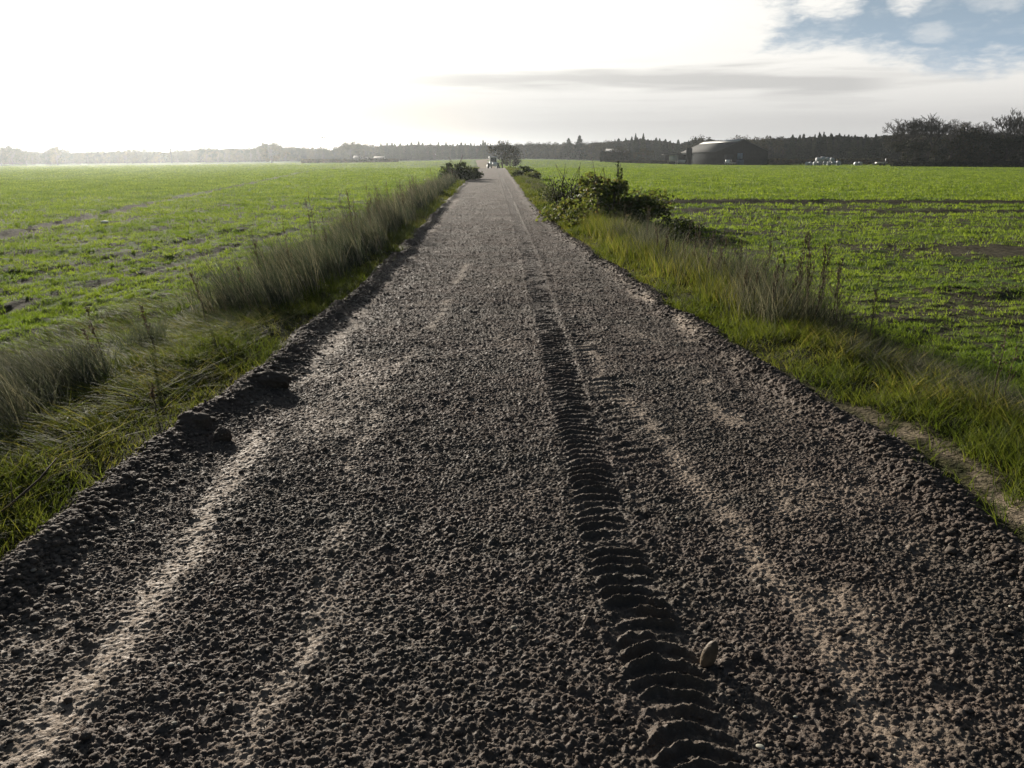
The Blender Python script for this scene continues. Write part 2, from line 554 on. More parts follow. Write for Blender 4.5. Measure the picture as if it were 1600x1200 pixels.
def soil_mat():
    m, q = mat_new('road_soil')
    pos = q.n('ShaderNodeNewGeometry').outputs['Position']
    du = q.n('ShaderNodeAttribute', attribute_name='dust').outputs['Fac']
    n1 = q.noise(pos, 1.3, 4); n2 = q.noise(pos, 45, 3); n3 = q.noise(pos, 5, 4); n4 = q.noise(pos, 16, 2)
    base = q.mix(q.ss(n1, .35, .65), (.074, .059, .045), (.090, .066, .051))
    base = q.mix(q.ss(n3, .5, .72, 0, .6), base, (.070, .060, .048))
    base = q.mix(q.ss(n2, .62, .75, 0, .7), base, (.19, .155, .125))
    base = q.mix(q.ss(n4, .58, .75, 0, .5), base, (.15, .12, .10))
    shade_fac = q.n('ShaderNodeAttribute', attribute_name='track_shade').outputs['Fac']
    base = q.mix(q.m('MULTIPLY', shade_fac, .4), base, (.034, .028, .023))  # shade of the tread grooves painted into the soil as a dark line
    du2 = q.m('MULTIPLY', du, q.ss(n2, .25, .6, .5, 1.0))
    c = q.mix(du2, base, (.23, .178, .132))
    b = q.n('ShaderNodeBsdfPrincipled', {'Base Color': c, 'Roughness': q.ss(n2, .3, .7, .95, .65), 'Specular IOR Level': .18})
    h = q.m('ADD', q.m('MULTIPLY', q.noise(pos, 160, 3, .6), .5), q.noise(pos, 60, 3))
    q.put(b.inputs['Normal'], q.n('ShaderNodeBump', {'Height': h, 'Strength': .8, 'Distance': .010}).outputs[0])
    q.t.links.new(b.outputs[0], q.n('ShaderNodeOutputMaterial').inputs[0])
    return m


def crumb_mat():
    m, q = mat_new('soil_crumb')
    pos = q.n('ShaderNodeNewGeometry').outputs['Position']
    t = q.n('ShaderNodeAttribute', attribute_name='tint').outputs['Fac']
    n1 = q.noise(pos, 1.3, 4); n2 = q.noise(pos, 70, 3)
    base = q.mix(t, (.058, .046, .036), (.112, .085, .066))
    base = q.mix(q.ss(n1, .4, .65, 0, .4), base, (.080, .058, .048))
    base = q.mix(q.ss(n2, .6, .75, 0, .5), base, (.18, .15, .12))
    b = q.n('ShaderNodeBsdfPrincipled', {'Base Color': base, 'Roughness': .85, 'Specular IOR Level': .2})
    q.put(b.inputs['Normal'], q.n('ShaderNodeBump', {'Height': q.noise(pos, 150, 4, .6), 'Strength': .9, 'Distance': .008}).outputs[0])
    q.t.links.new(b.outputs[0], q.n('ShaderNodeOutputMaterial').inputs[0])
    return m


def ground_mat():
    m, q = mat_new('field_ground')
    pos = q.n('ShaderNodeNewGeometry').outputs['Position']
    att = lambda s: q.n('ShaderNodeAttribute', attribute_name=s).outputs['Fac']
    crop, verge, sand = att('crop'), att('verge'), att('sand')
    n1 = q.noise(pos, 2.2, 5, .6); n2 = q.noise(pos, 14, 4, .6); n3 = q.noise(pos, .12, 3)
    soil = q.mix(q.ss(n2, .35, .65), (.034, .031, .020), (.075, .066, .045))
    litter = q.mix(q.ss(n2, .4, .6), (.020, .022, .010), (.050, .048, .022))
    green = q.mix(q.ss(n3, .35, .65), (.058, .098, .020), (.090, .128, .026))
    cover = q.m('ADD', crop, q.m('MULTIPLY', q.m('SUBTRACT', q.m('ADD', q.m('MULTIPLY', n1, .5), q.m('MULTIPLY', n2, .5)), .5), 2.2))
    c = q.mix(q.ss(cover, .35, .65), soil, green)
    c = q.mix(verge, c, litter)
    c = q.mix(sand, c, (.20, .16, .115))
    b = q.n('ShaderNodeBsdfPrincipled', {'Base Color': c, 'Roughness': 1.0, 'Specular IOR Level': .03})
    h = q.m('ADD', q.noise(pos, 40, 4), q.m('MULTIPLY', n2, 1.0))
    q.put(b.inputs['Normal'], q.n('ShaderNodeBump', {'Height': h, 'Strength': .9, 'Distance': .03}).outputs[0])
    q.t.links.new(b.outputs[0], q.n('ShaderNodeOutputMaterial').inputs[0])
    return m


M_SOIL, M_CRUMB, M_GROUND = soil_mat(), crumb_mat(), ground_mat()
M_CROP = leafmat('wheat_leaf', [(.068, .108, .024), (.108, .160, .034), (.158, .212, .048)], .6, .55, .15, .5)
M_GRASS = leafmat('verge_grass_leaf', [(.038, .058, .016), (.070, .095, .022), (.115, .125, .040), (.19, .165, .085)], .5, .7, .10, 2)
M_STRAW = leafmat('dead_grass_leaf', [(.034, .043, .029), (.064, .072, .048), (.118, .114, .082), (.20, .172, .130)], .40, .8, .08, 2, (.95, 1.0, .85))
M_WEED = plain('dead_weed', (.075, .055, .038), .8)
M_SEED = leafmat('seed_head', [(.06, .045, .03), (.12, .085, .055)], .2, .8, .2, 5, (1, 1, .9))
M_BRAMBLE = leafmat('bramble_leaf', [(.040, .058, .026), (.090, .115, .045), (.115, .135, .058), (.10, .08, .05)], .45, .6, .10, 4)
M_DARKBUSH = leafmat('dark_bush_leaf', [(.022, .035, .014), (.045, .06, .022)], .25, .7, .1, 4)
M_BARK = plain('bark', (.050, .042, .034), .9, bump=.5)
M_TWIG = plain('twigs', (.050, .042, .035), .9)
M_CONIF = leafmat('conifer_needles', [(.012, .022, .010), (.026, .040, .016)], 0, .9, .05, .5, vary=True)
M_EVER = leafmat('dense_leaves', [(.016, .024, .012), (.036, .042, .018), (.060, .050, .028)], 0, .9, .05, .4, vary=True)
M_STONE = plain('stone', (.105, .080, .055), .6, var=.3, scale=25, bump=.35)
M_PEB = leafmat('pebble', [(.10, .09, .08), (.22, .19, .16), (.42, .39, .34)], 0, .75, .15, 30)

# ------------------------------------------------------------------ ground sheet
def axis_lines():
    xs = [0.0]
    while xs[-1] < 1500:
        x = xs[-1]
        xs.append(x + (.045 if x < 6 else max(.045, (x - 6) * .035 + .05)))
    xs = np.array(xs)
    xs = np.concatenate([-xs[:0:-1], xs])
    ys = [-40, -20, -10, -5, -2.5, -1, 0, .6]
    while ys[-1] < 1500:
        y = ys[-1]
        ys.append(y + max(.04, y * .0075))
    return xs, np.array(ys)


xs, ys = axis_lines()
XX, YY = np.meshgrid(xs, ys)
ZZ = ground_z(XX, YY)
LL, RR = Lx(YY), Rx(YY)
OUT = np.maximum(LL - XX, XX - RR)
ZZ = np.where(YY < 116, ZZ - .22 * sm(-OUT, .02, .22), ZZ)
# a furrow across the right-hand field, tramlines along the left-hand one
fur = np.exp(-((YY - 31.5 - (XX - 6) * .0) / .95) ** 2) * sm(XX, 4.0, 6.5)
fur2 = np.exp(-((YY - 27.0 + (XX - 6) * .12) / .5) ** 2) * sm(XX, 4.2, 6.5) * .8
th = R(-9.0)
uu = XX * math.cos(th) - YY * math.sin(th)     # across the rows of the left field


def tram(u):
    return np.exp(-((u + 9.6) / .22) ** 2) * .0 + sum(np.exp(-((u - c) / wd) ** 2) * s for c, wd, s in
        ((-8.2, .24, 1.4), (-20, .22, .5), (-32, .4, .6), (-44, .4, .5), (-14.2, .12, .25)))


def near_u(x, y): return x * math.cos(R(3.5)) - y * math.sin(R(3.5))


def tram2(u):
    return sum(np.exp(-((u - c) / wd) ** 2) * s for c, wd, s in ((-7.9, .08, .6), (-7.55, .07, .4), (-6.5, .07, .45), (-9.6, .1, .5), (-11.8, .12, .5)))


left = XX < LL
tr = np.maximum(tram(uu) * (YY > 14), tram2(near_u(XX, YY)) * (YY < 30)) * left * sm(fbm(XX * .8, YY * .5, 61, 3), .30, .45)
ZZ = ZZ - .20 * fur - .12 * fur2 - .07 * tr
crop = .40 + .25 * sm(YY, 25, 60) + .2 * (fbm(XX * .25, YY * .15, 63, 3) - .5)
sparse_right = (XX > RR) & (YY < 33)
crop = np.where(sparse_right, .42 + .5 * (fbm(XX * .35, YY * .9, 64, 4) - .5), crop)
crop = np.where((XX > RR) & (YY > 34), .95, crop)
crop = np.where(left, .50 + .3 * sm(YY, 20, 60) + .15 * (fbm(XX * .3, YY * .2, 65, 4) - .5), crop)
crop = crop - 1.3 * np.exp(-((XX - 9.3) / 1.0) ** 2 - ((YY - 14.6) / .8) ** 2) - 1.0 * fur - .8 * fur2 - .9 * tr
vw = np.where(left, 1.7, 1.15)
verge = (1 - sm(OUT, vw - .2, vw + .25)) * (YY < 200)
sand = np.where(left, 0, np.exp(-((OUT - .13) / .09) ** 2) * (1 - sm(YY, 4.3, 6.0)) * sm(fbm(XX * 7, YY * 7, 66, 4), .36, .58)) * (OUT > 0)
pale = (OUT < 0) & (YY > 116)
sand = np.where(pale, .9, sand)
me = mk_mesh('ground', np.stack([XX, YY, ZZ], 2).reshape(-1, 3), grid_idx(len(ys), len(xs)), None, True,
             {'crop': crop, 'verge': verge, 'sand': sand})
ob('ground', me, M_GROUND, kind='structure')

# ------------------------------------------------------------------ road surface, finer towards the viewer
V, Q, D, W_ = [], [], [], []
off = 0
for (y0, y1, dx, f) in ((.9, 4.6, .0050, True), (4.6, 6.6, .0066, True), (6.6, 10, .0085, True), (10, 16, .0125, True), (16, 30, .021, True), (30, 60, .036, True), (60, 118, .06, True)):
    rows = [y0]
    while rows[-1] < y1:
        rows.append(rows[-1] + max(dx, rows[-1] * .0013))
    rows = np.array(rows)
    nx = int(4.9 / dx)
    u = np.linspace(0, 1, nx)
    Yg = np.repeat(rows[:, None], nx, 1)
    l, r = Lx(Yg) - .12, Rx(Yg) + .12
    Xg = l + (r - l) * u[None, :]
    Zg, du, ins = road_z(Xg, Yg, f)
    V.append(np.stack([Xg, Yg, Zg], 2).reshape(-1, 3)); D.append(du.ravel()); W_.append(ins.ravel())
    Q.append(grid_idx(len(rows), nx, off)); off += len(V[-1])
me = mk_mesh('road', np.concatenate(V), np.concatenate(Q), None, True, {'dust': np.concatenate(D), 'track_shade': np.concatenate(W_)})
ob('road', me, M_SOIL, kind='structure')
del V, Q, D


def on_road(n, ylo, yhi, xlo=None, xhi=None, p=1.0):
    t = rng.random(n)
    y = ylo * (yhi / ylo) ** (t ** p)
    u = rng.random(n)
    x = Lx(y) + .02 + (Rx(y) - Lx(y) - .04) * u
    return x, y


def scatter_crumbs(name, n, ylo, yhi, smin, smax, sub, **kw):
    x, y = on_road(n, ylo, yhi)
    z, du, ins = road_z(x, y, False)
    tx = np.interp(y, TY, TX)
    keep = (rng.random(n) > du * .8) & ((np.abs(x - tx) > .15) | (rng.random(n) < .12))
    x, y, z = x[keep], y[keep], z[keep]
    s = smin + (smax - smin) * rng.random(len(x)) ** 3
    s = s * (1 + .5 * np.exp(-((np.minimum(x - Lx(y), Rx(y) - x) - .18) / .15) ** 2))
    return crumbs(name, np.stack([x, y, z + s * .15], 1), s, sub, M_CRUMB, **kw)


scatter_crumbs('loose_clods', 9000, 1.5, 12, .0045, .015, 2, kind='stuff')
scatter_crumbs('soil_crumbs', 80000, 1.4, 22, .0028, .009, 1, kind='stuff')
x, y = on_road(500, 1.6, 20)
z, _, _ = road_z(x, y, False)
s = .003 + .010 * rng.random(len(x)) ** 3
crumbs('pebbles', np.stack([x, y, z + s * .6 + .004], 1), s, 2, M_PEB, flat=.5, rough=.12, kind='stuff')

# berm crumbs, dense
for nm, side, n in (('ridge_clods', 0, 15000), ('ridge_clods', 1, 13000)):
    y = 1.5 * (26 / 1.5) ** (rng.random(n))
    q = rng.normal(size=n) * .11
    x = (Lx(y) + .17 + q) if side == 0 else (Rx(y) - .15 + q * .9)
    z, _, _ = road_z(x, y, False)
    s = .0045 + .014 * rng.random(n) ** 3.5
    crumbs(nm, np.stack([x, y, z + s * .2], 1), s, 2 if side == 0 else 2, M_CRUMB, kind='stuff')


def lump(name, loc, size, mat, label, cat, rough=.25, sq=(1, 1, 1), rot=(0, 0, 0), smooth=True, fine=.06, group=None, seed=1):
    Vv, Ff = ico(5)
    n = fbm(Vv[:, 0] * 1.7 + seed * 5, Vv[:, 1] * 1.7 + Vv[:, 2] * 1.3, seed, 3) - .5
    n2 = fbm(Vv[:, 0] * 9 + Vv[:, 2] * 5, Vv[:, 1] * 9 - Vv[:, 2] * 7, seed + 3, 3) - .5
    P = Vv * (1 + rough * n * 2 + fine * n2 * 2)[:, None] * np.array(sq)[None] * size
    me_ = mk_mesh(name, P, None, Ff, smooth, {'tint': np.full(len(P), .3)})
    o = ob(name, me_, mat, loc=loc, label=label, category=cat)
    o.rotation_euler = rot
    if group: o['group'] = group
    return o


def rz_at(x, y):
    z, _, _ = road_z(np.array([x]), np.array([y]), False)
    return float(z[0])


lump('stone', (.665, 2.39, rz_at(.665, 2.39) + .030), .05, M_STONE, 'smooth egg-shaped brown stone standing upright beside the tyre track', 'stone',
     rough=.06, sq=(.50, .50, 1.12), rot=(R(8), R(14), R(30)), fine=.02, seed=4)
lump('soil_clod', (.83, 2.42, rz_at(.83, 2.42) + .012), .02, M_CRUMB, 'small dark soil clod just right of the upright egg-shaped stone', 'clod', rough=.3, fine=.15, seed=9)
lump('soil_clod', (-1.98, 4.80, .045), .105, M_CRUMB, 'big round dark soil clod pushed against the grass on the left ridge', 'clod', sq=(1.05, .8, .72), rough=.3, fine=.10, seed=5)
lump('soil_clod', (-1.78, 5.78, .05), .11, M_CRUMB, 'dark lump of soil on the left ridge, farther up than the biggest clod', 'clod', sq=(1.2, .7, .6), rough=.35, fine=.10, seed=6)
lump('soil_clod', (-1.74, 4.62, .03), .05, M_CRUMB, 'fist-sized soil clod lying at the foot of the biggest clod', 'clod', rough=.3, fine=.15, seed=8)

# ------------------------------------------------------------------ grass on the verges
def off_road(n, side, ylo, yhi, olo, ohi, po=1.0, py=1.0):
    y = ylo * (yhi / ylo) ** (rng.random(n) ** py)
    o = olo + (ohi - olo) * rng.random(n) ** po
    x = Lx(y) - o if side < 0 else Rx(y) + o
    return x, y, o


def blades(name, x, y, h, wd, dirn, tilt, bend, mat, seg=3, tint=None, face=None, zoff=-.01, **props):
    z = ground_z(x, y) + zoff
    me_ = blade_mesh(name, np.stack([x, y, z], 1), h, wd, dirn, tilt, bend, seg, tint, face)
    return ob(name, me_, mat, **props)


def tuft(x, y, n, spread):
    """n blades gathered into tufts"""
    k_ = len(x)
    return np.repeat(x, n) + rng.normal(size=k_ * n) * spread, np.repeat(y, n) + rng.normal(size=k_ * n) * spread


allx, ally, allh, allw, alld, allt, allb, alltint = [], [], [], [], [], [], [], []


def put(x, y, h, wd, d, t, b, ti):
    n = len(x)
    for lst, v in ((allx, x), (ally, y), (allh, h), (allw, wd), (alld, d), (allt, t), (allb, b), (alltint, ti)):
        lst.append(np.broadcast_to(v, (n,)).astype(float))


def flush(name, mat, seg=3, **props):
    o = blades(name, *[np.concatenate(v) for v in (allx, ally, allh, allw, alld, allt, allb)], mat, seg=seg, tint=np.concatenate(alltint), **props)
    for lst in (allx, ally, allh, allw, alld, allt, allb, alltint): lst.clear()
    return o


def wscale(y, base):
    return base * np.clip(y / 6.0, 1, 12) ** .75


r_ = rng.random
# short green grass along both edges
for side, n in ((-1, 9000), (1, 15000)):
    x, y, o = off_road(n, side, 2.0, 115, -.06, 1.5, 1.0, 1.15)
    if side > 0:
        k_ = (o > .25 - .2 * sm(y, 4.5, 6.5)) | (y > 6.5) | (r_(n) < .08); x, y, o = x[k_], y[k_], o[k_]
    keep = fbm(x * 1.5, y * 1.5, 71, 3) > .30
    x, y = x[keep], y[keep]
    th_ = np.repeat(fbm(x * 2, y * 2, 72, 2), 9)
    x, y = tuft(x, y, 9, .035 + 0 * .1)
    n = len(x)
    lush = sm(fbm(x * .9, y * .9, 73, 3), .35, .65)
    put(x, y, (.05 + .11 * r_(n)) * (.55 + .75 * lush) * np.clip(y / 12, 1, 1.6), wscale(y, .0052), r_(n) * 6.283, .1 + .5 * r_(n), .3 + 1.1 * r_(n),
        np.clip(.10 + .5 * r_(n) + .25 * (1 - lush), 0, 1))
flush('verge_grass', M_GRASS, kind='stuff')

# flattened, combed-down grass on the left verge
x, y, o = off_road(8500, -1, 2.0, 10.5, .2, 2.6)
x, y = tuft(x, y, 4, .035)
n = len(x)
fld = fbm(x * 1.4, y * 1.4, 75, 2) * 5
put(x, y, .12 + .26 * r_(n), .0075, math.pi + (fld - 2.5) + rng.normal(size=n) * .3, .8 + .45 * r_(n), .3 + .5 * r_(n), np.clip(.9 * r_(n) ** 1.3 + .3 * (fbm(x * 2, y * 2, 76, 2) - .5), 0, 1))
x, y, o = off_road(4500, -1, 2.0, 9.0, .2, 1.7)
n = len(x)
put(x, y, .12 + .25 * r_(n), .0070, (fld[:n] - 1.5) + rng.normal(size=n) * .5, 1.0 + .35 * r_(n), .35 * r_(n), .5 + .5 * r_(n))
flush('flattened_grass', M_GRASS, kind='stuff')

# tall dry grass on the left, leaning away
n0 = 3600
y = 8.6 * (95 / 8.6) ** r_(n0)
edge = np.interp(y, [8.6, 12, 20, 40, 95], [.42, .32, .26, .38, .5])
x = Lx(y) - edge - .95 * r_(n0)
m = r_(n0) < .12 + .5 * (y < 15) + .8 * sm(fbm(x * 1.6, y * .9, 81, 3), .40, .6)
x, y = x[m], y[m]
th0 = np.repeat(.55 + .6 * r_(len(x)), 13)
x, y = tuft(x, y, 13, .07)
n = len(x)
tall = (.15 + 1.15 * fbm(x * 1.1, y * .8, 82, 3)) * th0
put(x, y, tall * (.6 + .6 * r_(n)) * np.interp(y, [8.6, 9.2, 14, 60], [.80, 1.0, .95, .62]), wscale(y, .0048), math.pi + rng.normal(size=n) * .8, .06 + .35 * r_(n), .15 + .75 * r_(n), np.clip(r_(n) ** 1.4 * (.4 + tall), 0, 1))
flush('tall_dry_grass', M_STRAW, 4, kind='stuff')

# drooping tussocks near left
n0 = 420
y = 4.2 + 1.9 * r_(n0); x = -2.85 - 1.9 * r_(n0) - .12 * (y - 4.3)
x, y = tuft(x, y, 42, .06)
n = len(x)
put(x, y, .30 + .32 * r_(n), .0050, R(160) + rng.normal(size=n) * .5, .15 + .35 * r_(n), .7 + .9 * r_(n), np.clip(.05 + .9 * r_(n), 0, 1))
n0 = 12
x = np.full(n0, -3.27) + rng.normal(size=n0) * .07; y = np.full(n0, 7.1) + rng.normal(size=n0) * .08
x, y = tuft(x, y, 45, .05); n = len(x)
put(x, y, .2 + .25 * r_(n), .0035, r_(n) * 6.28, .05 + .3 * r_(n), .2 + .5 * r_(n), r_(n) * .4)
flush('drooping_grass', M_STRAW, 5, kind='stuff')

# tall grass on the right verge
n0 = 2000
y = 8.2 * (24 / 8.2) ** r_(n0)
edge = np.interp(y, [7, 9, 14, 20], [.50, .35, .25, .3])
x = Rx(y) + edge + 1.0 * r_(n0)
m = r_(n0) < .3 + .7 * sm(fbm(x * .8, y * .6, 85, 3), .3, .6)
x, y = x[m], y[m]
x, y = tuft(x, y, 12, .06); n = len(x)
put(x, y, (.22 + .36 * fbm(x * .8, y * .5, 86, 3)) * (.5 + .6 * r_(n)), wscale(y, .0048), r_(n) * 6.283, .05 + .3 * r_(n), .15 + .7 * r_(n), np.clip(.2 + .75 * r_(n), 0, 1))
# tussocks nearer, bent over
n0 = 150
y = 3.6 + 4.2 * r_(n0); x = Rx(y) + .35 + .75 * r_(n0) + .1
x, y = tuft(x, y, 34, .045); n = len(x)
put(x, y, .10 + .18 * r_(n), .0052, np.repeat(r_(n0) * 6.283, 34) + rng.normal(size=n) * .8, .2 + .5 * r_(n), .5 + .9 * r_(n), np.clip(.1 + .9 * r_(n), 0, 1))
flush('rough_grass', M_GRASS, 4, kind='stuff')
n0 = 1500
y = 7.6 * (90 / 7.6) ** (r_(n0) ** 1.6); x = Rx(y) + .38 + 1.0 * r_(n0)
m = r_(n0) < .15 + .85 * sm(fbm(x * 1.5, y * .8, 87, 3), .38, .6)
x, y = x[m], y[m]
x, y = tuft(x, y, 12, .07); n = len(x)
put(x, y, (.28 + .42 * r_(n)) * np.clip(1.35 - y / 45, .5, 1.1), wscale(y, .0042), r_(n) * 6.28, .1 + .3 * r_(n), .2 + .6 * r_(n), r_(n))
n0 = 260
y = 4.6 + 4 * r_(n0); x = Rx(y) + .75 + .7 * r_(n0)
x, y = tuft(x, y, 22, .05); n = len(x)
put(x, y, .12 + .20 * r_(n), .005, np.repeat(r_(n0) * 6.283, 22) + rng.normal(size=n) * .8, .3 + .5 * r_(n), .3 + .9 * r_(n), r_(n))
flush('dead_grass', M_STRAW, 4, kind='stuff')


# ------------------------------------------------------------------ young wheat in the two fields
def crop_cover(x, y, leftside):
    if leftside:
        u_ = x * math.cos(th) - y * math.sin(th)
        row = .5 + .5 * np.cos(near_u(x, y) / .25 * 6.283)
        c = .42 + .3 * sm(y, 15, 60) + .2 * (fbm(x * .3, y * .2, 65, 4) - .5) + .7 * (fbm(x * 3.5, y * 3.5, 67, 3) - .5)
        c = c + .14 - np.maximum(tram(u_) * (y > 14), tram2(near_u(x, y)) * (y < 30))
        return c + .45 * (row - .5) * (y < 45)
    fu = np.exp(-((y - 31.5) / .95) ** 2) + .8 * np.exp(-((y - 27.0 + (x - 6) * .12) / .5) ** 2)
    row = .5 + .5 * np.cos((y - .12 * x) / .25 * 6.283)
    c = np.where(y < 33, .50 + .45 * (fbm(x * .35, y * .9, 64, 4) - .5) + .8 * (fbm(x * 3.5, y * 3.5, 68, 3) - .5), 1.0)
    c = c + .3 * (x < Rx(y) + 2.3) * (y < 12)
    c = c - 1.3 * np.exp(-((x - 9.3) / 1.0) ** 2 - ((y - 14.6) / .8) ** 2)
    return c + .4 * (row - .5) * (y < 33) - 1.3 * fu


for nm, sgn, n0, vw_ in (('crop_seedlings', -1, 130000, 1.75), ('crop_seedlings', 1, 130000, 1.15)):
    y = 4.2 * (330 / 4.2) ** (r_(n0) ** 1.15)
    half = y * .98 + 2
    lim = np.where(sgn < 0, -(Lx(y) - vw_), Rx(y) + vw_)
    xa = lim + (np.maximum(half - lim, .5)) * r_(n0)
    x = sgn * xa
    cv_ = crop_cover(x, y, sgn < 0)
    keep = r_(n0) < sm(cv_, .38, .66)
    x, y = x[keep], y[keep]
    sp = np.repeat(.018 * np.clip(y / 7, 1, 14) ** .9, 6)
    x, y = np.repeat(x, 6) + rng.normal(size=len(x) * 6) * sp, np.repeat(y, 6) + rng.normal(size=len(y) * 6) * sp
    n = len(x)
    put(x, y, (.032 + .045 * r_(n)) * np.clip(y / 10, 1, 4.0) ** .5, .0058 * np.clip(y / 6.0, 1, 60) ** .95, r_(n) * 6.283, .05 + .4 * r_(n), .3 + .9 * r_(n), r_(n))
    flush(nm, M_CROP, 2, kind='stuff')


# ------------------------------------------------------------------ weeds, bushes
def weed(loc, h, lean, laz, label, group, seed, branchy=6, rr=.0045, name='weed_stalk'):
    rs = np.random.default_rng(seed)
    t = empty(name, loc, label, 'weed', group)
    pm = PM(); seeds = []
    n = 7
    tt = np.linspace(0, 1, n)
    pts = np.stack([math.cos(laz) * lean * h * tt ** 1.5 + rs.normal(size=n) * .006, math.sin(laz) * lean * h * tt ** 1.5, h * tt * math.sqrt(max(.1, 1 - lean ** 2 * .5))], 1)
    pts[0] = (0, 0, -.03)
    pm.tube(pts, rr * (1 - .7 * tt), 5)
    for b in range(branchy):
        u = .35 + .6 * rs.random()
        i = min(n - 2, int(u * (n - 1)))
        p = pts[i] + (pts[i + 1] - pts[i]) * (u * (n - 1) - i)
        a = rs.random() * 6.283; L = h * (.10 + .15 * rs.random()) * (1.2 - u)
        q = p + np.array([math.cos(a) * L * .5, math.sin(a) * L * .5, L * .9])
        mid = (p + q) / 2 + np.array([math.cos(a), math.sin(a), 0]) * L * .12
        pm.tube([p, mid, q], [rr * .5, rr * .4, rr * .25], 4)
        for s_ in np.linspace(.2, 1, 9):
            c = p + (q - p) * s_
            seeds.append(c + rs.normal(size=3) * .006)
    for s_ in np.linspace(.45, 1.0, 26):
        i = min(n - 2, int(s_ * (n - 1)))
        p = pts[i] + (pts[i + 1] - pts[i]) * (s_ * (n - 1) - i)
        seeds.append(p + rs.normal(size=3) * .007)
    ob('stem', pm.mesh('stem'), M_WEED, t)
    ob('foliage', leaf_mesh('foliage', np.array(seeds), .010 + .012 * rs.random(len(seeds)), asp=.7), M_SEED, t)
    return t


gl = 'weed stalks along the left verge'
W = [(-3.10, 6.0, .55, .25, 2.7, 'tallest leafless weed stalk behind the near left grass tussock'),
     (-3.22, 6.15, .42, .30, 2.9, 'shorter weed stalk just left of the tallest one by the left tussock'),
     (-2.96, 6.55, .44, .30, 2.6, 'thin leaning weed stalk between the left tussock and the small dark tuft'),
     (-3.02, 7.9, .60, .45, 2.4, 'strongly leaning weed stalk right of the small dark tuft on the left verge'),
     (-2.7, 8.3, .55, .45, 2.4, 'leaning weed stalk close to the near end of the tall dry grass'),
     (-2.35, 5.1, .22, .1, 2.0, 'short single weed stem standing in the flattened grass')]
for i, (x, y, h, le, la, lab) in enumerate(W):
    weed((x, y, G(x, y)), h, le, la, lab, gl, 100 + i)
gr = 'dead weed stalks in a clump on the right verge'
for i in range(40):
    y = 7.4 * (19 / 8.0) ** random.random()
    x = float(Rx(np.array([y]))[0]) + .45 + .95 * random.random()
    weed((x, y, G(x, y)), .45 + .35 * random.random(), .12, 6.283 * random.random(), 'thin brown seed stalk in the tall grass between the bramble and the stalk clump', 'seed stalks in the right verge grass', 600 + i, 8, .0050 + y * .00015)
spots = [(2.95, 8.35, 0.78), (3.02, 8.2, 0.87), (3.1, 8.4, 0.94), (3.17, 8.25, 0.83), (3.24, 8.45, 0.85), (3.31, 8.3, 0.73), (3.05, 8.6, 0.92), (2.86, 8.5, 0.71)]
tells = ['leftmost and shortest', 'second from the left', 'tallest', 'slim one in the middle', 'second from the right', 'rightmost', 'hindmost tall', 'outermost short']
for i, (x, y, h) in enumerate(spots):
    weed((x, y, G(x, y)), h, .08, 1 + i, 'dead brown weed stalk, %s of the clump on the right verge' % tells[i], gr, 200 + i, 14, .0075)
weed((3.22, 5.2, G(3.22, 5.2)), .58, .06, .5, 'lone knobbly dead thistle stalk near the right edge of the picture', 'thistle stalks on the right verge', 301, 5, .0045)
weed((3.36, 5.3, G(3.36, 5.3)), .42, .08, .8, 'shorter dead stalk just right of the lone thistle stalk', 'thistle stalks on the right verge', 302, 3, .004)
weed((3.5, 5.0, G(3.5, 5.0)), .30, .2, .3, 'lowest dead stalk at the right edge beyond the thistle stalks', 'thistle stalks on the right verge', 303, 3, .004)
# stalks rising out of the tall left strip
for i in range(46):
    y = 9.5 * (75 / 9.5) ** random.random()
    x = float(Lx(np.array([y]))[0]) - .3 - .85 * random.random()
    weed((x, y, G(x, y)), .75 + .35 * random.random(), .12, 2.6, 'thin dark seed stalk rising above the tall dry grass', 'seed stalks rising from the tall left grass', 400 + i, 6, .0045 + y * .00012)

# dry stick at the left edge
pm = PM(); pm.tube([(-2.42, 3.35, .02), (-2.33, 3.5, .09), (-2.26, 3.62, .16), (-2.22, 3.72, .23)], [.007, .006, .005, .003], 6)
pm.tube([(-2.33, 3.5, .09), (-2.36, 3.56, .17)], [.004, .002], 5)
ob('stick', pm.mesh('stick'), M_WEED, label='dark bare stick poking out of the grass at the left edge', category='stick')
pm = PM(); pm.tube([(-2.62, 5.2, .0), (-2.5, 5.0, .03), (-2.38, 4.86, .015)], [.004, .004, .003], 5)
ob('stick', pm.mesh('stick'), M_WEED, label='thin dark twig lying across the flattened grass', category='stick')


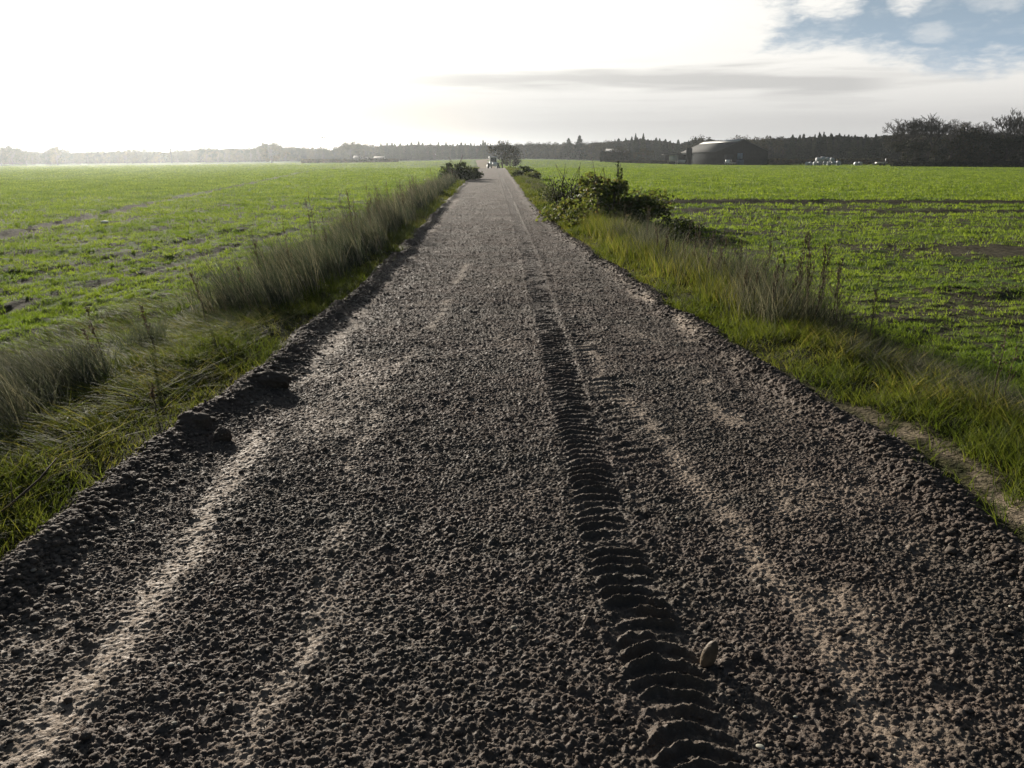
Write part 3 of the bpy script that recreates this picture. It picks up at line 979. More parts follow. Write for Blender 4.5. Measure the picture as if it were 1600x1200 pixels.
def bush(name, loc, label, cat, rx, ry, h, nleaf, lsz, mat, nstem, seed, group=None, spikes=0, droop=.0):
    rs = np.random.default_rng(seed)
    t = empty(name, loc, label, cat, group)
    cl = []
    for i in range(40):
        a = rs.random() * 6.283; r = rs.random() ** .5
        cl.append((math.cos(a) * r * rx, math.sin(a) * r * ry, h * (.15 + .72 * rs.random() ** 1.3) * (1 - .55 * r * r), 0.12 + .22 * rs.random() ** 1.5))
    per = nleaf // 40
    P = []
    for c in cl:
        d = rs.normal(size=(per, 3)); d /= np.linalg.norm(d, axis=1)[:, None]
        P.append(np.array(c[:3]) + d * (rs.random((per, 1)) ** .4) * c[3] * h * np.array([1.3, 1.3, 1.0]))
    P = np.concatenate(P); P[:, 2] = np.maximum(P[:, 2], .03)
    ob('leaves', leaf_mesh('leaves', P, lsz * (.6 + .8 * rs.random(len(P))), asp=.75), mat, t)
    pm_ = PM()
    for i in range(nstem):
        c = cl[rs.integers(len(cl))]
        up = 1.0 if i >= spikes else 1.45
        e = np.array([c[0], c[1], c[2] * up + .1 * h])
        p0 = np.array([c[0] * .3, c[1] * .3, -.05])
        m_ = (p0 + e) / 2 + rs.normal(size=3) * .08 * h; m_[2] = abs(m_[2]) + .1 * h
        pm_.tube([p0, m_, e], [.010 * h, .007 * h, .003 * h], 4)
    ob('stems', pm_.mesh('stems'), M_TWIG, t)
    return t


bush('bramble_bush', (2.55, 21.5, G(2.55, 21.5)), 'large leafy bramble bush on the right verge beside the field', 'bush', 1.4, 1.7, 1.40, 13000, .085, M_BRAMBLE, 200, 1, spikes=70)
bush('bramble_bush', (1.75, 19.3, G(1.75, 19.3)), 'low green sprawl of bramble at the road side foot of the large bush', 'bush', .45, 1.5, .62, 2500, .07, M_BRAMBLE, 25, 2)
bush('bare_shrub', (1.55, 22.8, G(1.55, 22.8)), 'twiggy purplish shrub at the left flank of the large bramble', 'shrub', .75, .9, 1.4, 2400, .05, M_DARKBUSH, 90, 3, spikes=80)
bush('bare_shrub', (3.3, 18.6, G(3.3, 18.6)), 'low dark brown shrub trailing down toward the field from the large bramble', 'shrub', .8, 2.2, .62, 3600, .05, M_DARKBUSH, 70, 4, spikes=40)
bush('roadside_bush', (-3.85, 58, G(-3.85, 58)), 'dark spiky bush at the far left roadside before the crest', 'bush', 1.0, 1.6, 1.5, 3200, .12, M_DARKBUSH, 70, 5, spikes=60)
bush('roadside_bush', (-3.05, 61, G(-3.05, 61)), 'smaller dark bush leaning to the road right of the spiky one', 'bush', .8, 1.3, .95, 2200, .11, M_DARKBUSH, 40, 6, spikes=20)
bush('roadside_bush', (.95, 66, G(.95, 66)), 'rounded dark green bush on the right verge before the crest', 'bush', .75, 1.4, .95, 2400, .11, M_DARKBUSH, 30, 7)
bush('roadside_bush', (1.5, 62, G(1.5, 62)), 'low green bush with pale leaves just below the rounded one', 'bush', .6, 1.2, .75, 1800, .11, M_BRAMBLE, 20, 8)
# twin upright stalks behind the bramble
for i, (x, hh, lab) in enumerate(((2.95, 1.62, 'taller dark upright mullein stalk rising behind the large bramble'), (3.05, 1.42, 'shorter mullein stalk just right of the taller one behind the bramble'))):
    t = weed((x, 23.4, G(x, 23.4)), hh, .02, 1, lab, 'mullein stalks behind the bramble', 500 + i, 2, .016, 'mullein_stalk')
    n = 160
    zz = hh * (.55 + .45 * rng.random(n))
    ob('seed_spike', leaf_mesh('seed_spike', np.stack([rng.normal(size=n) * .018, rng.normal(size=n) * .018, zz], 1), .05), M_DARKBUSH, t)
# scrap in the field
pm = PM(); V_, F_ = ICO2
pm.add(V_ * np.array([.09, .05, .035]) * (1 + .3 * rng.random((len(V_), 1))), t=F_)
ob('feather_tuft', pm.mesh('feather_tuft'), plain('pale_scrap', (.6, .58, .5)), loc=(-10.6, 21.5, G(-10.6, 21.5) + .04), label='small white scrap lying out in the left field', category='litter')

# ------------------------------------------------------------------ trees
def px(p, d): return (p - 800) / 1319.0 * d
def topz(py, d): return CAM_H + (243 - py) / 1319.0 * d


def bare_tree_meshes(seed, h=10.0, spread=.5, levels=6, tr=.16):
    rs = np.random.default_rng(seed)
    big, small = [], []

    def grow(p, d, L, r, lv):
        mid = p + d * L * .5 + rs.normal(size=3) * L * .04
        e = p + d * L + rs.normal(size=3) * L * .05
        (big if lv < 2 else small).append((p, mid, e, r, r * .72))
        if lv >= levels: return
        nb = 2 if lv == 0 else (3 if lv < 4 else 4)
        if lv == 0: nb = 4
        off_ = rs.random() * 6.283
        for i in range(nb):
            a = off_ + (i + rs.random() * .8) / nb * 6.283
            s = spread * (.6 + .8 * rs.random())
            u = np.cross(d, [1, .3, .2]); u /= np.linalg.norm(u)
            v = np.cross(d, u)
            nd = d + (u * math.cos(a) + v * math.sin(a)) * s
            nd[2] += .10 + .04 * lv
            nd /= np.linalg.norm(nd)
            st = e if (i < 2 or lv == 0) else mid
            grow(st, nd, L * (.58 + .22 * rs.random()) * (1.0 if lv else .85), r * .58, lv + 1)
    grow(np.zeros(3), np.array([0, 0, 1.0]), h * .24, tr, 0)

    def segs(lst, n, rmin):
        pm_ = PM()
        for p, m_, e, r0, r1 in lst:
            if n == 3 and r0 < .02:
                pm_.tube([p, e], [max(r0, rmin), max(r1 * .7, rmin * .6)], 3, False)
            else:
                pm_.tube([p, m_, e], [max(r0, rmin), max((r0 + r1) / 2, rmin), max(r1, rmin)], n, False)
        return pm_
    return segs(big, 6, .03).mesh('trunk', True), segs(small, 3, .020).mesh('crown')


def conifer_meshes(seed, h=10.0):
    rs = np.random.default_rng(seed)
    n = 1100
    t = rs.random(n) ** .8
    z = h * (.10 + .90 * t)
    rmax = h * .17 * (1 - t) ** .85 + .08
    a = rs.random(n) * 6.283
    q = rs.random(n) ** .45
    lob = 1 + .25 * np.sin(z * 5 + a * 2)
    r = rmax * q * lob
    P = np.stack([np.cos(a) * r, np.sin(a) * r, z - r * .35], 1)
    me1 = leaf_mesh('crown', P, (.30 + .5 * (1 - t)) * h / 10, asp=.5, updir=-.2)
    pm_ = PM(); pm_.tube([(0, 0, -.3), (0, 0, h * .5), (0, 0, h * .99)], [h * .014, h * .009, .02], 6)
    return pm_.mesh('trunk', True), me1


def bushy_meshes(seed, h=8.0, w_=.5, n=1800, ls=.36):
    rs = np.random.default_rng(seed)
    P = []
    ncl = 26
    for i in range(ncl):
        a = rs.random() * 6.283; zz = rs.random()
        rr = h * w_ * .5 * math.sqrt(max(0.05, 1 - (zz * 1.7 - .7) ** 2)) * (.5 + .5 * rs.random())
        c = np.array([math.cos(a) * rr, math.sin(a) * rr, h * (.14 + .74 * zz)])
        d = rs.normal(size=(n // ncl, 3)); d /= np.linalg.norm(d, axis=1)[:, None]
        P.append(c + d * rs.random((n // ncl, 1)) ** .4 * h * (.09 + .08 * rs.random()))
    P = np.concatenate(P)
    me1 = leaf_mesh('crown', P, ls * h / 8 * (.5 + rs.random(len(P))), asp=.7)
    pm_ = PM(); pm_.tube([(0, 0, -.3), (.05, 0, h * .35), (0, .05, h * .75)], [h * .022, h * .016, .03], 6)
    for i in range(7):
        a = rs.random() * 6.283
        pm_.tube([(0, 0, h * (.2 + .05 * i)), (math.cos(a) * h * .12, math.sin(a) * h * .12, h * (.35 + .05 * i)), (math.cos(a) * h * .2, math.sin(a) * h * .2, h * (.5 + .05 * i))], [h * .01, h * .007, .02], 4)
    return pm_.mesh('trunk', True), me1


def proto(name, meshes, mat):
    tm, cm = meshes
    tm.materials.append(M_BARK); cm.materials.append(mat)
    return (name, tm, cm)


BARE = [proto('bare_tree', bare_tree_meshes(s_, 10, sp_), M_TWIG) for s_, sp_ in ((1, .72), (2, .62), (5, .85))]
CON = [proto('conifer', conifer_meshes(s_), M_CONIF) for s_ in (11, 12, 13)]
BSH = [proto('leafy_tree', bushy_meshes(s_, 8, w__), M_EVER) for s_, w__ in ((21, .7), (22, .95), (23, 1.15))]


def bounds_h(me):
    a = np.empty(len(me.vertices) * 3, np.float32); me.vertices.foreach_get('co', a)
    return float(a[2::3].max())


HGT = {}


def tree(pr, x, y, top, label, group, wk=1.0, cat='tree', z=None):
    """a tree of kind pr whose top reaches height top"""
    name, tm, cm = pr
    if cm.name not in HGT: HGT[cm.name] = bounds_h(cm)
    g = G(x, y) - .1 if z is None else z
    s = (top - g) / HGT[cm.name]
    t = empty(name, (x, y, g), label, cat, group, random.random() * 6.28, (s * wk, s * wk, s))
    ob('trunk', tm, None, t); ob('crown', cm, None, t)
    return t


prof = [(-60, 233), (0, 230), (18, 227), (35, 234), (80, 235), (88, 227), (98, 235), (150, 235), (200, 233), (262, 234), (300, 231), (350, 229), (400, 229), (412, 221), (430, 221),
        (446, 227), (500, 229), (515, 232), (535, 224), (560, 222), (585, 226), (600, 223), (700, 223), (780, 224), (830, 222), (880, 222), (900, 222),
        (940, 219), (1000, 214), (1030, 217), (1060, 221), (1090, 215), (1150, 217), (1200, 214), (1250, 212), (1300, 210), (1350, 212), (1400, 208), (1600, 207), (1680, 207)]
PXs, PYs = zip(*prof)
DPX = ([-60, 300, 600, 800, 1000, 1200, 1400, 1700], [360, 400, 430, 440, 400, 340, 300, 280])
zones = [(-380, -62, BSH, 'grey leafy tree of the hazy belt beyond the left edge of the picture', 'hazy trees past the left edge'),
         (1682, 1960, BSH, 'dark leafy tree of the wood beyond the right edge of the picture', 'wood past the right edge'),
         (-60, 258, BSH, 'grey leafy tree in the hazy belt beyond the left field, left of the thin pole', 'hazy trees left of the pole'),
         (276, 405, BSH, 'leafy tree in the hazy belt between the thin pole and the broad tall tree', 'hazy trees right of the pole'),
         (446, 590, BSH, 'leafy tree behind the low hedge and white farm buildings', 'trees behind the far white farm'),
         (596, 772, CON, 'conifer in the even-topped plantation left of the road', 'plantation conifers left of the road'),
         (810, 960, BSH, 'dark tree in the belt right of the roadside tree at the crest', 'dark trees right of the road'),
         (960, 1085, CON, 'dark conifer in the wood between the low pale roof and the barn', 'conifers left of the barn'),
         (1090, 1230, BSH, 'dark leafy tree behind the barn', 'trees behind the barn'),
         (1236, 1395, CON, 'near-black conifer behind the heap of white bales', 'conifers behind the white bales'),
         (1395, 1680, BSH, 'dark leafy tree in the wood behind the tall bare trees', 'wood behind the bare trees')]
for x0, x1, kinds, lab, grp in zones:
    p = x0
    while p < x1:
        d = np.interp(p, *DPX) + random.uniform(-22, 22)
        ty = np.interp(p, PXs, PYs) + random.gauss(.3, 1.6 if kinds is CON else 1.3)
        if kinds is CON and 590 < p < 780: ty = np.interp(p, PXs, PYs) + random.gauss(.5, 1.0)
        tree(random.choice(kinds), px(p, d), d, topz(ty, d), lab, grp, random.uniform(.9, 1.9) if kinds is CON else random.uniform(.8, 1.3))
        p += random.uniform(4, 13) if kinds is CON else random.uniform(7.5, 13)

# the ones that stand out
for pr, p, d, ty, wk, lab in (
        (BSH[0], 88, 350, 225.5, .8, 'small round-headed tree poking above the hazy left belt'),
        (BSH[1], 18, 350, 225, 1.0, 'hazy domed tree at the far left end of the belt'),
        (BSH[2], 424, 360, 219.5, 1.1, 'broad tall hazy tree left of the floodlight mast'),
        (BSH[1], 548, 400, 221, 1.3, 'high domed tree above the white farm buildings'),
        (BSH[1], 785, 175, 219.5, 1.1, 'big dark rounded tree right beside the road at the crest'),
        (BSH[0], 797, 190, 222, 1.2, 'lower dark tree leaning against the big roadside tree'),
        (CON[0], 888, 400, 216.5, 2.2, 'stubby conifer standing left of the highest conifer over the right field'),
        (CON[1], 905, 400, 212.5, 2.0, 'highest pointed conifer above the belt right of the road'),
        (CON[2], 755, 400, 219.5, 1.2, 'single pointed conifer tip left of the roadside tree'),
        (CON[0], 992, 360, 209.5, 1.0, 'tall pointed conifer above the low pale roof'),
        (CON[1], 1004, 360, 209.5, 1.0, 'second tall pointed conifer, right of the one above the low pale roof'),
        (BSH[0], 1085, 330, 213, 1.2, 'rounded tree rising behind the left end of the barn roof'),
        (BSH[0], 1096, 330, 210.5, 1.0, 'taller rounded tree behind the left end of the barn roof'),
        (BSH[1], 1156, 345, 211, 1.0, 'dark tree crown peeping over the barn gable peak'),
        (CON[2], 1277, 300, 207.5, 1.0, 'tall spire conifer above the white bales'),
        (CON[0], 1284, 300, 207, 1.0, 'second spire conifer above the white bales'),
        (CON[1], 1295, 300, 209, 1.0, 'last spire conifer right of the pair above the bales'),
        (BSH[1], 968, 300, 229, 1.4, 'low dark garden tree right of the low pale roof'),
        (BSH[2], 1005, 290, 231, 1.3, 'low dark garden tree between the pale roof and the shed')):
    tree(pr, px(p, d), d, topz(ty, d), lab, None, wk)
for pr, p, d, ty, wk, lab in (
        (BARE[0], 1412, 215, 186, 1.25, 'leafless broad tree at the left end of the bare row'),
        (BARE[2], 1432, 220, 189, 1.1, 'low leafless tree between the two broad bare trees'),
        (BARE[1], 1462, 210, 179, 1.35, 'widest leafless tree of the bare row by the right field'),
        (BARE[2], 1486, 225, 188, 1.0, 'leafless tree just right of the widest bare tree'),
        (BARE[0], 1516, 215, 191, 1.0, 'leafless tree above the dark ivy-clad trees'),
        (BARE[2], 1541, 220, 194, .9, 'thin low leafless tree left of the tallest narrow one'),
        (BARE[1], 1570, 205, 171, 1.05, 'tallest narrow leafless tree near the right edge'),
        (BARE[0], 1598, 215, 189, 1.1, 'leafless tree cut by the right edge of the picture'),
        (BARE[1], 1625, 215, 188, 1.1, 'leafless tree just beyond the right edge of the picture')):
    tree(pr, px(p, d), d, topz(ty, d), lab, 'bare trees by the right field', wk)
for pr, p, d, ty, wk, lab in (
        (BSH[0], 1502, 205, 195, .95, 'dark ivy-clad tree between the widest and the tallest bare trees'),
        (BSH[1], 1520, 208, 199, .9, 'second dark ivy-clad tree, right of the first'),
        (BSH[2], 1486, 205, 214, 1.2, 'dense dark thicket tree under the widest bare tree'),
        (BSH[2], 1450, 208, 218, 1.2, 'dense dark thicket tree under the left bare trees'),
        (BSH[1], 1418, 210, 216, 1.2, 'dense dark thicket tree at the left end of the bare row'),
        (BSH[0], 1545, 205, 211, 1.3, 'brownish thicket tree left of the tallest narrow tree'),
        (BSH[2], 1572, 203, 213, 1.2, 'dense dark thicket tree under the tallest narrow tree'),
        (BSH[1], 1600, 205, 207, 1.2, 'dense dark thicket tree at the right edge')):
    tree(pr, px(p, d), d, topz(ty, d), lab, 'thicket under the bare trees', wk)


# mass of wood behind the single trees
def wood_mass():
    P, S = [], []
    n = 80000
    p = -420 + 2420 * rng.random(n)
    d = np.interp(p, *DPX) + 25 + 35 * rng.random(n)
    ty = np.interp(p, PXs, PYs) + 5.0 + 2.5 * (fbm(p / 9.0, p * 0, 91, 3) - .3)
    x = (p - 800) / 1319.0 * d
    g = ground_z(x, d)
    top = CAM_H + (243 - ty) / 1319.0 * d
    z = g + (top - g) * rng.random(n) ** .8
    me_ = leaf_mesh('distant_woods', np.stack([x, d, z], 1), 1.0 + 1.3 * rng.random(n), asp=.8)
    ob('distant_woods', me_, M_EVER, kind='stuff')


wood_mass()


def hedge(name, p0, p1, d, ty, label, mat=M_EVER, n=4000, ls=.5):
    x0, x1 = px(p0, d), px(p1, d)
    t = empty(name, ((x0 + x1) / 2, d, 0), label, 'hedge')
    x = (x0 - x1) / 2 + (x1 - x0) * rng.random(n)
    g = ground_z(x + (x0 + x1) / 2, np.full(n, d))
    H_ = (topz(ty, d) - g) * (.8 + .35 * fbm(x / 2.5, x * 0, 93, 3))
    P = np.stack([x, rng.normal(size=n) * .8, g + H_ * rng.random(n) ** .8], 1)
    ob('foliage', leaf_mesh('foliage', P, ls * (.6 + .8 * rng.random(n)), asp=.8), mat, t)
    pm_ = PM()
    for i in range(60):
        xx = (x0 - x1) / 2 + (x1 - x0) * (i + .5) / 60
        gg = G(xx + (x0 + x1) / 2, d)
        pm_.tube([(xx, 0, gg - .1), (xx + .1, .1, gg + .8)], [.05, .03], 4)
    ob('stems', pm_.mesh('stems'), M_TWIG, t)


hedge('low_hedge', 470, 622, 300, 248.3, 'long low trimmed hedge across the left field below the white buildings')
hedge('field_hedge', 938, 986, 289, 237.2, 'dark bushy hedge hiding the walls of the long pale-roofed building', n=2600)
hedge('field_hedge', 955, 1050, 265, 250.5, 'low dark hedge between the right field and the shed', n=2500)
hedge('field_hedge', 1395, 1640, 200, 252.5, 'scrubby low hedge at the foot of the bare trees', n=4500, ls=.4)
hedge('field_hedge', 1196, 1400, 262, 248, 'dark low hedge from the barn to the bare trees', n=4200)

# far wooded hill on the left
hx = np.linspace(-820, -420, 60); hy = np.linspace(0, 1, 8)
HX, HY_ = np.meshgrid(hx, hy)
HZ = np.sin(np.pi * HY_) * (19 * sm(HX, -800, -690) * (1 - .45 * sm(HX, -640, -430)) + 2 * fbm(HX / 25, HX * 0, 97, 3)) * (1 - sm(HX, -470, -420)) - 3
me = mk_mesh('hills', np.stack([HX, 1180 + HY_ * 200, HZ], 2).reshape(-1, 3), grid_idx(8, 60), None, True, {'tint': np.zeros(480)})
ob('hills', me, M_EVER, kind='structure')

# ------------------------------------------------------------------ farm
M_ROOF = plain('fibre_cement_roof', (.085, .085, .082), 1.0, var=.15, scale=.6, spec=.03)
M_PALE = plain('pale_sheen_and_headlight', (.55, .54, .50), .35, var=.1)
M_WALLD = plain('dark_boarding', (.016, .018, .019), 1.0, var=.3, scale=1.5, spec=.02)
M_WALLL = plain('pale_render', (.62, .60, .54), .8, var=.12, scale=1.5)
M_BLUE = plain('blue_grey_sheet', (.16, .23, .31), .5)
M_WHITE = plain('white_sheet', (.74, .75, .74), .45, var=.08)
M_METAL = plain('galvanised', (.32, .33, .33), .45, metal=.4)
M_GLASS = plain('dark_glass', (.02, .024, .028), .12, spec=.8)
M_TYRE = plain('rubber', (.02, .02, .02), .85)


def gable_barn(loc, rz, hw, L, eave, ridge, label):
    t = empty('barn', loc, label, 'barn', rz=rz)
    a = PM()
    a.box(-hw, -hw + .25, .3, L - .3, -.5, eave)
    a.box(hw - .25, hw, .3, L - .3, -.5, eave)
    ob('side_wall', a.mesh('side_wall'), M_WALLD, t)
    for yy in (0, L - .3):
        g_ = PM()
        v = [(-hw, yy, -.5), (hw, yy, -.5), (hw, yy, eave), (0, yy, ridge), (-hw, yy, eave)]
        v2 = [(p[0], p[1] + .3, p[2]) for p in v]
        g_.add(v + v2, q=[(0, 1, 6, 5), (1, 2, 7, 6), (2, 3, 8, 7), (3, 4, 9, 8), (4, 0, 5, 9)], t=[(0, 2, 1), (0, 4, 3), (0, 3, 2), (5, 6, 7), (5, 7, 8), (5, 8, 9)])
        ob('gable_wall', g_.mesh('gable_wall'), M_WALLD, t)
    sl = (ridge - eave) / hw
    r_ = PM()
    for sgn in (-1, 1):
        xo = sgn * (hw + .5)
        zo = eave - .5 * sl
        th_ = .16
        v = [(0, -.5, ridge + .02), (xo, -.5, zo + .02), (xo, L + .5, zo + .02), (0, L + .5, ridge + .02)]
        v2 = [(p[0], p[1], p[2] + th_) for p in v]
        r_.add(v + v2, q=[(0, 1, 2, 3), (4, 7, 6, 5), (0, 4, 5, 1), (1, 5, 6, 2), (2, 6, 7, 3), (3, 7, 4, 0)])
    ro = ob('roof', r_.mesh('roof'), M_ROOF, t)
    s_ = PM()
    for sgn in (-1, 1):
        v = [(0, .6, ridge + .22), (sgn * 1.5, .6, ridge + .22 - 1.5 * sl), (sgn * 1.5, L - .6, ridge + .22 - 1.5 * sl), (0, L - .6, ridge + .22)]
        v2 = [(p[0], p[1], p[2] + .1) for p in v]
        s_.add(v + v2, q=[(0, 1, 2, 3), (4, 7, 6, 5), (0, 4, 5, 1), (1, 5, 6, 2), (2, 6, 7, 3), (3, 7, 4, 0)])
    ob('ridge_sheen', s_.mesh('ridge_sheen'), M_PALE, ro)  # pale strip standing in for the sun's reflection along the roof ridge
    return t


bx, by = px(1160, 250), 250.0
bz = G(bx, by)
bt = gable_barn((bx, by, bz), R(-2), 7.5, 62, topz(237, 250) - bz, topz(219.5, 250) - bz, 'large dark barn with grey pitched roof and pale strip of sun sheen on the ridge')
p = PM(); p.box(-1.5, .05, -.10, -.02, 1.7, 3.4)
wdw = ob('window', p.mesh('window'), M_BLUE, bt); wdw['label'] = 'pale blue sheet window high on the gable'
p = PM(); p.box(-1.58, .13, -.14, -.06, 1.6, 1.7); p.box(-1.58, .13, -.14, -.06, 3.4, 3.5); p.box(-.75, -.68, -.14, -.1, 1.7, 3.4)
ob('frame', p.mesh('frame'), M_WALLD, wdw)
p = PM(); p.box(-1.7, .5, -.08, -.01, 0, 1.55)
ob('door', p.mesh('door'), plain('blue_door', (.05, .085, .14), .6), bt)
p = PM(); p.box(-5.3, -2.6, -.08, -.01, 0, 3.0)
ob('gate', p.mesh('gate'), plain('dark_gate', (.022, .025, .028), .7), bt)

# clutter in front of the gable: small machine with pale frame
mx = px(1142, 243)
mt = empty('farm_machine', (mx, 243, G(mx, 243)), 'pale metal farm implement parked in front of the dark barn gable', 'farm machine')
p = PM(); p.tube([(-1.6, 0, .6), (1.6, 0, .6)], .09, 6); p.tube([(-1.6, .9, .6), (1.6, .9, .6)], .09, 6)
for xx in (-1.6, -.8, 0, .8, 1.6): p.tube([(xx, 0, .6), (xx, .9, .6)], .06, 5)
p.tube([(0, 0, .6), (0, -.9, 1.1), (0, -.5, 1.4)], .07, 5)
ob('frame', p.mesh('frame'), M_WHITE, mt)
for xx in (-1.4, -.7, 0, .7, 1.4):
    p = PM(); p.tube([(xx, .1, .6), (xx - .1, .35, .3), (xx + .1, .1, .02)], .05, 5)
    ob('tine', p.mesh('tine'), M_METAL, mt)
for sx_ in (-1, 1):
    p = PM(); p.tube([(sx_ * 1.8 - .1, .5, .38), (sx_ * 1.8 + .1, .5, .38)], .38, 14)
    ob('wheel', p.mesh('wheel'), M_TYRE, mt)
p = PM(); p.box(-1.3, -.2, .1, .8, .7, 1.5)
ob('hopper', p.mesh('hopper'), M_WHITE, mt)

# open-fronted shed on the left with a silo
sx0 = px(1046, 262)
sg = G(sx0 + 3, 262)
st = empty('open_shed', (sx0, 262, sg), 'low flat-roofed open shed with one pale wall panel', 'shed')
H_ = topz(242, 262) - sg
p = PM(); p.box(-1.2, 7.4, -.6, 7, H_, H_ + .22)
ob('roof', p.mesh('roof'), M_ROOF, st)
p = PM(); p.box(0, 2.0, 0, .15, .9, H_ - .003)
ob('wall_panel', p.mesh('wall_panel'), M_WALLL, st)
p = PM(); p.box(0, 2.0, 0, .15, 0, .897); p.box(-.1, 7, 6.6, 6.8, 0, H_ - .003)
ob('back_wall', p.mesh('back_wall'), M_WALLD, st)
for xx in (2.05, 2.5, 5.6, 7.1):
    p = PM(); p.box(xx, xx + .18, -.1, .08, 0, H_ - .003)
    ob('post', p.mesh('post'), M_WALLL, st)
p = PM(); p.box(2.9, 5.2, .3, 1.6, .9, 1.35); p.box(3.0, 5.1, .4, 1.5, .5, .897)
ob('feed_trough', p.mesh('feed_trough'), M_WHITE, loc=(sx0, 262, sg), label='white trough standing inside the open shed', category='trough')
p = PM()
n = 14; a_ = np.arange(n) / n * 6.283
zc = topz(231.5, 258) - G(px(1076.5, 258), 258)
p.tube([(0, 0, -.2), (0, 0, zc * .96), (0, 0, zc)], [.9, .9, .55], 14)
for zz in np.linspace(.5, zc * .95, 6): p.tube([(0, 0, zz), (0, 0, zz + .08)], .95, 14)
ob('silo', p.mesh('silo', True), M_WALLD, loc=(px(1076.5, 258), 258, G(px(1076.5, 258), 258)), label='short dark cylindrical silo between the open shed and the barn', category='silo')

# wrapped bales, two high
def bale_mesh():
    p_ = PM()
    p_.tube([(-.6, 0, 0), (-.56, 0, 0), (.56, 0, 0), (.6, 0, 0)], [.52, .62, .62, .52], 16)
    return p_.mesh('bale', True)


bm_ = bale_mesh(); bm_.materials.append(plain('bale_wrap', (.52, .53, .53), .5, var=.35, scale=2.5))
bd = 232
bgx = px(1281, bd)
rows_ = [(0, 6), (1, 4)]
names_r = ['bottom', 'middle', 'top']
for lv, cnt in rows_:
    for i in range(cnt):
        xx = bgx + (i - .0) * 1.27 + lv * .62 - 1.0
        o = ob('wrapped_bale', bm_, loc=(xx, bd + random.uniform(-.5, .5), G(xx, bd) + .6 + random.uniform(-.12, .12) + lv * 1.05),
               label='white plastic-wrapped round bale, number %d from the left in the %s layer of the heap' % (i + 1, names_r[lv]), category='bale', group='white wrapped bales by the hedge')
        o.rotation_euler = (random.random() * 6, 0, random.choice((0, R(90))) + random.uniform(-.4, .4))
        sc_ = random.uniform(.82, 1.05)
        o.scale = (sc_, sc_, sc_ * random.uniform(.85, 1))
for i, (p_, lab) in enumerate(((1262, 'lone grey-white bale left of the bale heap'), (1268, 'second loose bale nearest the left of the heap'), (1339, 'small white bale standing right of the heap'), (1345, 'last white bale right of the heap'))):
    o = ob('wrapped_bale', bm_, loc=(px(p_, 230), 230, G(px(p_, 230), 230) + .5), label=lab, category='bale')
    o.rotation_euler = (0, 0, R(60 + 20 * i)); o.scale = (.8, .8, .8)

# trailer by the hedge
tx_ = px(1378, 225)
tt_ = empty('trailer', (tx_, 225, G(tx_, 225)), 'low pale flatbed trailer parked by the dark hedge', 'trailer', rz=R(4))
p = PM(); p.box(-1.3, 1.3, -.8, .8, .6, .95)
ob('bed', p.mesh('bed'), M_WALLL, tt_)
for sx_ in (-.5, .5):
    p = PM(); p.tube([(sx_, -.85, .33), (sx_, -.65, .33)], .33, 14)
    ob('wheel', p.mesh('wheel'), M_TYRE, tt_)
p = PM(); p.tube([(-1.3, 0, .6), (-2.2, 0, .45)], .05, 5); p.box(1.15, 1.25, -.1, .1, .95, 1.9)
ob('drawbar', p.mesh('drawbar'), M_METAL, tt_)


def house(name, p0, p1, d, eave_py, ridge_py, label, wallm, roofm, deep=6, nwin=3):
    x0, x1 = px(p0, d), px(p1, d)
    xm = (x0 + x1) / 2; hw = (x1 - x0) / 2
    g = G(xm, d)
    t = empty(name, (xm, d, g), label, 'house' if name != 'long_barn' else 'barn')
    e = topz(eave_py, d) - g; r = topz(ridge_py, d) - g
    p_ = PM(); p_.box(-hw, hw, 0, deep, -.4, e)
    v = [(-hw, 0, e), (-hw, deep, e), (-hw, deep / 2, r - .1), (hw, 0, e), (hw, deep, e), (hw, deep / 2, r - .1)]
    p_.add(v, t=[(0, 2, 1), (3, 4, 5)])
    w_ = ob('wall', p_.mesh('wall'), wallm, t)
    p_ = PM()
    for a_, b_ in ((0, -.4), (deep, deep + .4)):
        v = [(-hw - .3, deep / 2, r), (hw + .3, deep / 2, r), (hw + .3, b_, e - .1), (-hw - .3, b_, e - .1)]
        v2 = [(q[0], q[1], q[2] + .15) for q in v]
        p_.add(v + v2, q=[(0, 1, 2, 3), (4, 7, 6, 5), (0, 4, 5, 1), (1, 5, 6, 2), (2, 6, 7, 3), (3, 7, 4, 0)])
    ob('roof', p_.mesh('roof'), roofm, t)
    for i in range(nwin):
        xc = -hw + (i + .5) * 2 * hw / nwin
        p_ = PM(); p_.box(xc - .45, xc + .45, -.06, .0 - .004, e * .35, e * .8)
        ob('window', p_.mesh('window'), M_GLASS, t)
    return t


house('long_barn', 949, 969, 300, 237.5, 233.5, 'low building with a long pale grey roof behind the right field', M_WALLD, plain('weathered_pale_roof', (.22, .22, .21), .8), nwin=4)
house('farmhouse', 977, 983, 300, 238, 234.5, 'small pale-roofed building between the two low garden trees', M_WALLL, M_ROOF, nwin=1)
house('farmhouse', 552, 561, 380, 247.5, 243.5, 'bright white gabled farmhouse above the low hedge', M_WHITE, plain('dull_roof', (.12, .10, .09), .7), nwin=2)
house('farmhouse', 584, 599, 385, 247.8, 244.5, 'long white outbuilding right of the white farmhouse', M_WHITE, plain('dull_roof_b', (.14, .12, .10), .7), nwin=3)
house('farmhouse', 567, 572, 383, 247.8, 245.8, 'tiny grey shed between the white farmhouse and the long outbuilding', M_WALLL, M_ROOF, nwin=1)

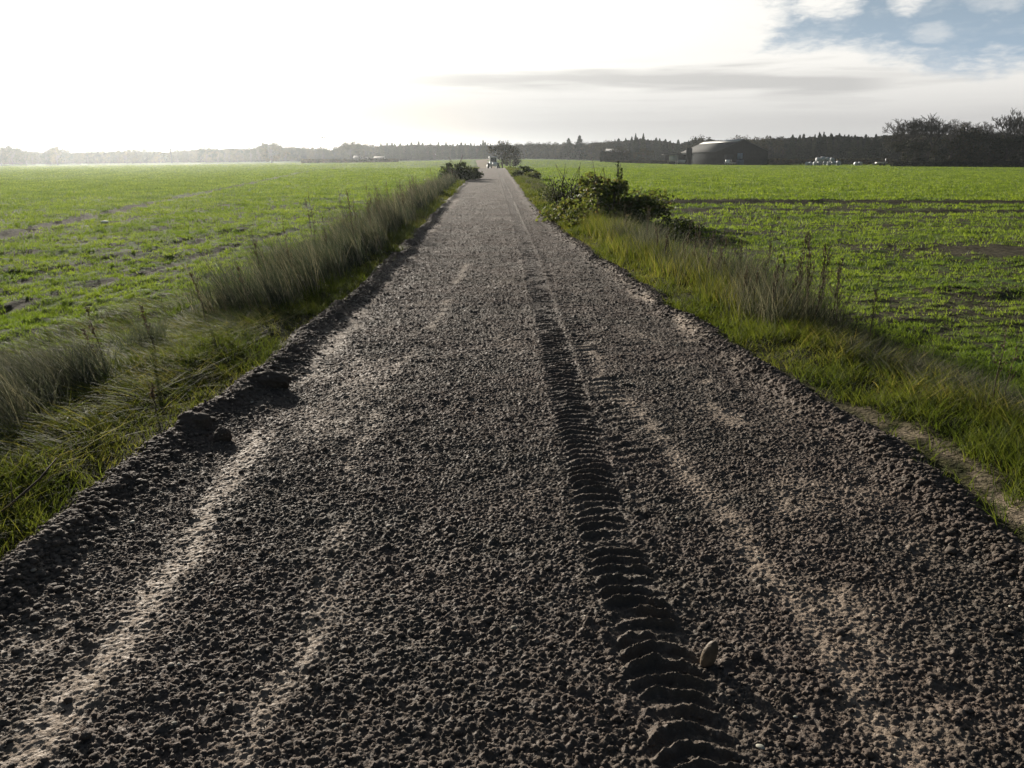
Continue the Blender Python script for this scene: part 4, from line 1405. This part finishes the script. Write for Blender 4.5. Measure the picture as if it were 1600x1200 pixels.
# floodlight mast and pole
md = 400
g = G(px(506, md), md)
mt = empty('floodlight_mast', (px(506, md), md, g), 'thin tall mast with lamps on top above the left tree belt', 'mast')
H_ = topz(215, md) - g
p = PM(); p.tube([(0, 0, -.3), (0, 0, H_)], [.16, .09], 6); ob('pole', p.mesh('pole'), M_WALLD, mt)
for zz, wd in ((H_ - .1, 1.3), (H_ - 1.8, 1.0)):
    p = PM(); p.tube([(-wd * .5, 0, zz), (wd * .9, 0, zz)], .12, 5); ob('crossarm', p.mesh('crossarm'), M_WALLD, mt)
for zz, xx in ((H_ - .1, -.4), (H_ - .1, .9), (H_ - 1.8, .7)):
    p = PM(); p.box(xx - .3, xx + .3, -.2, .2, zz - .35, zz + .1); ob('lamp_head', p.mesh('lamp_head'), M_WALLD, mt)
g = G(px(267.5, 390), 390)
H_ = topz(217, 390) - g
mt = empty('lattice_pole', (px(267.5, 390), 390, g), 'slender pointed pole in the haze between two stretches of left tree belt', 'pole')
p = PM(); p.tube([(0, 0, -.3), (0, 0, H_ * .6), (0, 0, H_)], [.35, .25, .05], 6); ob('pole', p.mesh('pole'), M_WALLD, mt)
p = PM(); p.tube([(-1.0, 0, H_ * .55), (1.0, 0, H_ * .55)], .12, 5); ob('crossarm', p.mesh('crossarm'), M_WALLD, mt)

# small tractor coming over the crest
vx = px(771, 150)
vt = empty('tractor', (vx, 150, G(vx, 150)), 'small pale tractor with a cab coming over the crest of the road', 'tractor', rz=R(12))
p = PM(); p.box(-.38, .38, -1.7, -.1, .75, 1.35); p.box(-.30, .30, -1.76, -1.7, .8, 1.25)
bo = ob('bonnet', p.mesh('bonnet'), M_WHITE, vt)
p = PM(); p.box(-.62, .62, -.05, 1.1, .8, 1.45)
for xx in (-.6, .54):
    for yy in (-.03, 1.0): p.box(xx, xx + .07, yy, yy + .07, 1.45, 2.2)
p.box(-.68, .68, -.12, 1.15, 2.2, 2.36)
cb = ob('cab', p.mesh('cab'), M_WHITE, vt)
p = PM(); p.box(-.53, .53, 0, .02, 1.46, 2.19); ob('windscreen', p.mesh('windscreen'), M_GLASS, cb)
for sx_, yy, r0, w0 in ((-.85, .6, .68, .36), (.85, .6, .68, .36), (-.72, -1.25, .42, .26), (.72, -1.25, .42, .26)):
    p = PM(); p.tube([(sx_ - w0 / 2, yy, r0), (sx_ - w0 / 2 + .04, yy, r0), (sx_ + w0 / 2 - .04, yy, r0), (sx_ + w0 / 2, yy, r0)], [r0 * .9, r0, r0, r0 * .9], 18)
    wh = ob('wheel', p.mesh('wheel', True), M_TYRE, vt)
    p = PM(); p.tube([(sx_ - w0 / 2 - .02, yy, r0), (sx_ + w0 / 2 + .02, yy, r0)], r0 * .5, 14)
    ob('rim', p.mesh('rim'), M_WHITE, wh)
for sx_ in (-.28, .28):
    p = PM(); p.box(sx_ - .08, sx_ + .08, -1.80, -1.765, 1.08, 1.2); ob('headlight', p.mesh('headlight'), M_PALE, vt)
p = PM(); p.tube([(.2, -.9, 1.3), (.2, -.9, 2.0)], .04, 6); ob('exhaust', p.mesh('exhaust'), M_TYRE, vt)

# ------------------------------------------------------------------ haze
hb = PM(); hb.box(-1600, 1600, -60, 1600, -5.0, 24.0)
hm, q = mat_new('haze')
vol = q.n('ShaderNodeVolumePrincipled', {'Color': (.90, .96, 1.0, 1), 'Density': .00017, 'Anisotropy': .78})
q.t.links.new(vol.outputs[0], q.n('ShaderNodeOutputMaterial').inputs[1])
ho = ob('haze', hb.mesh('haze'), hm, kind='stuff')
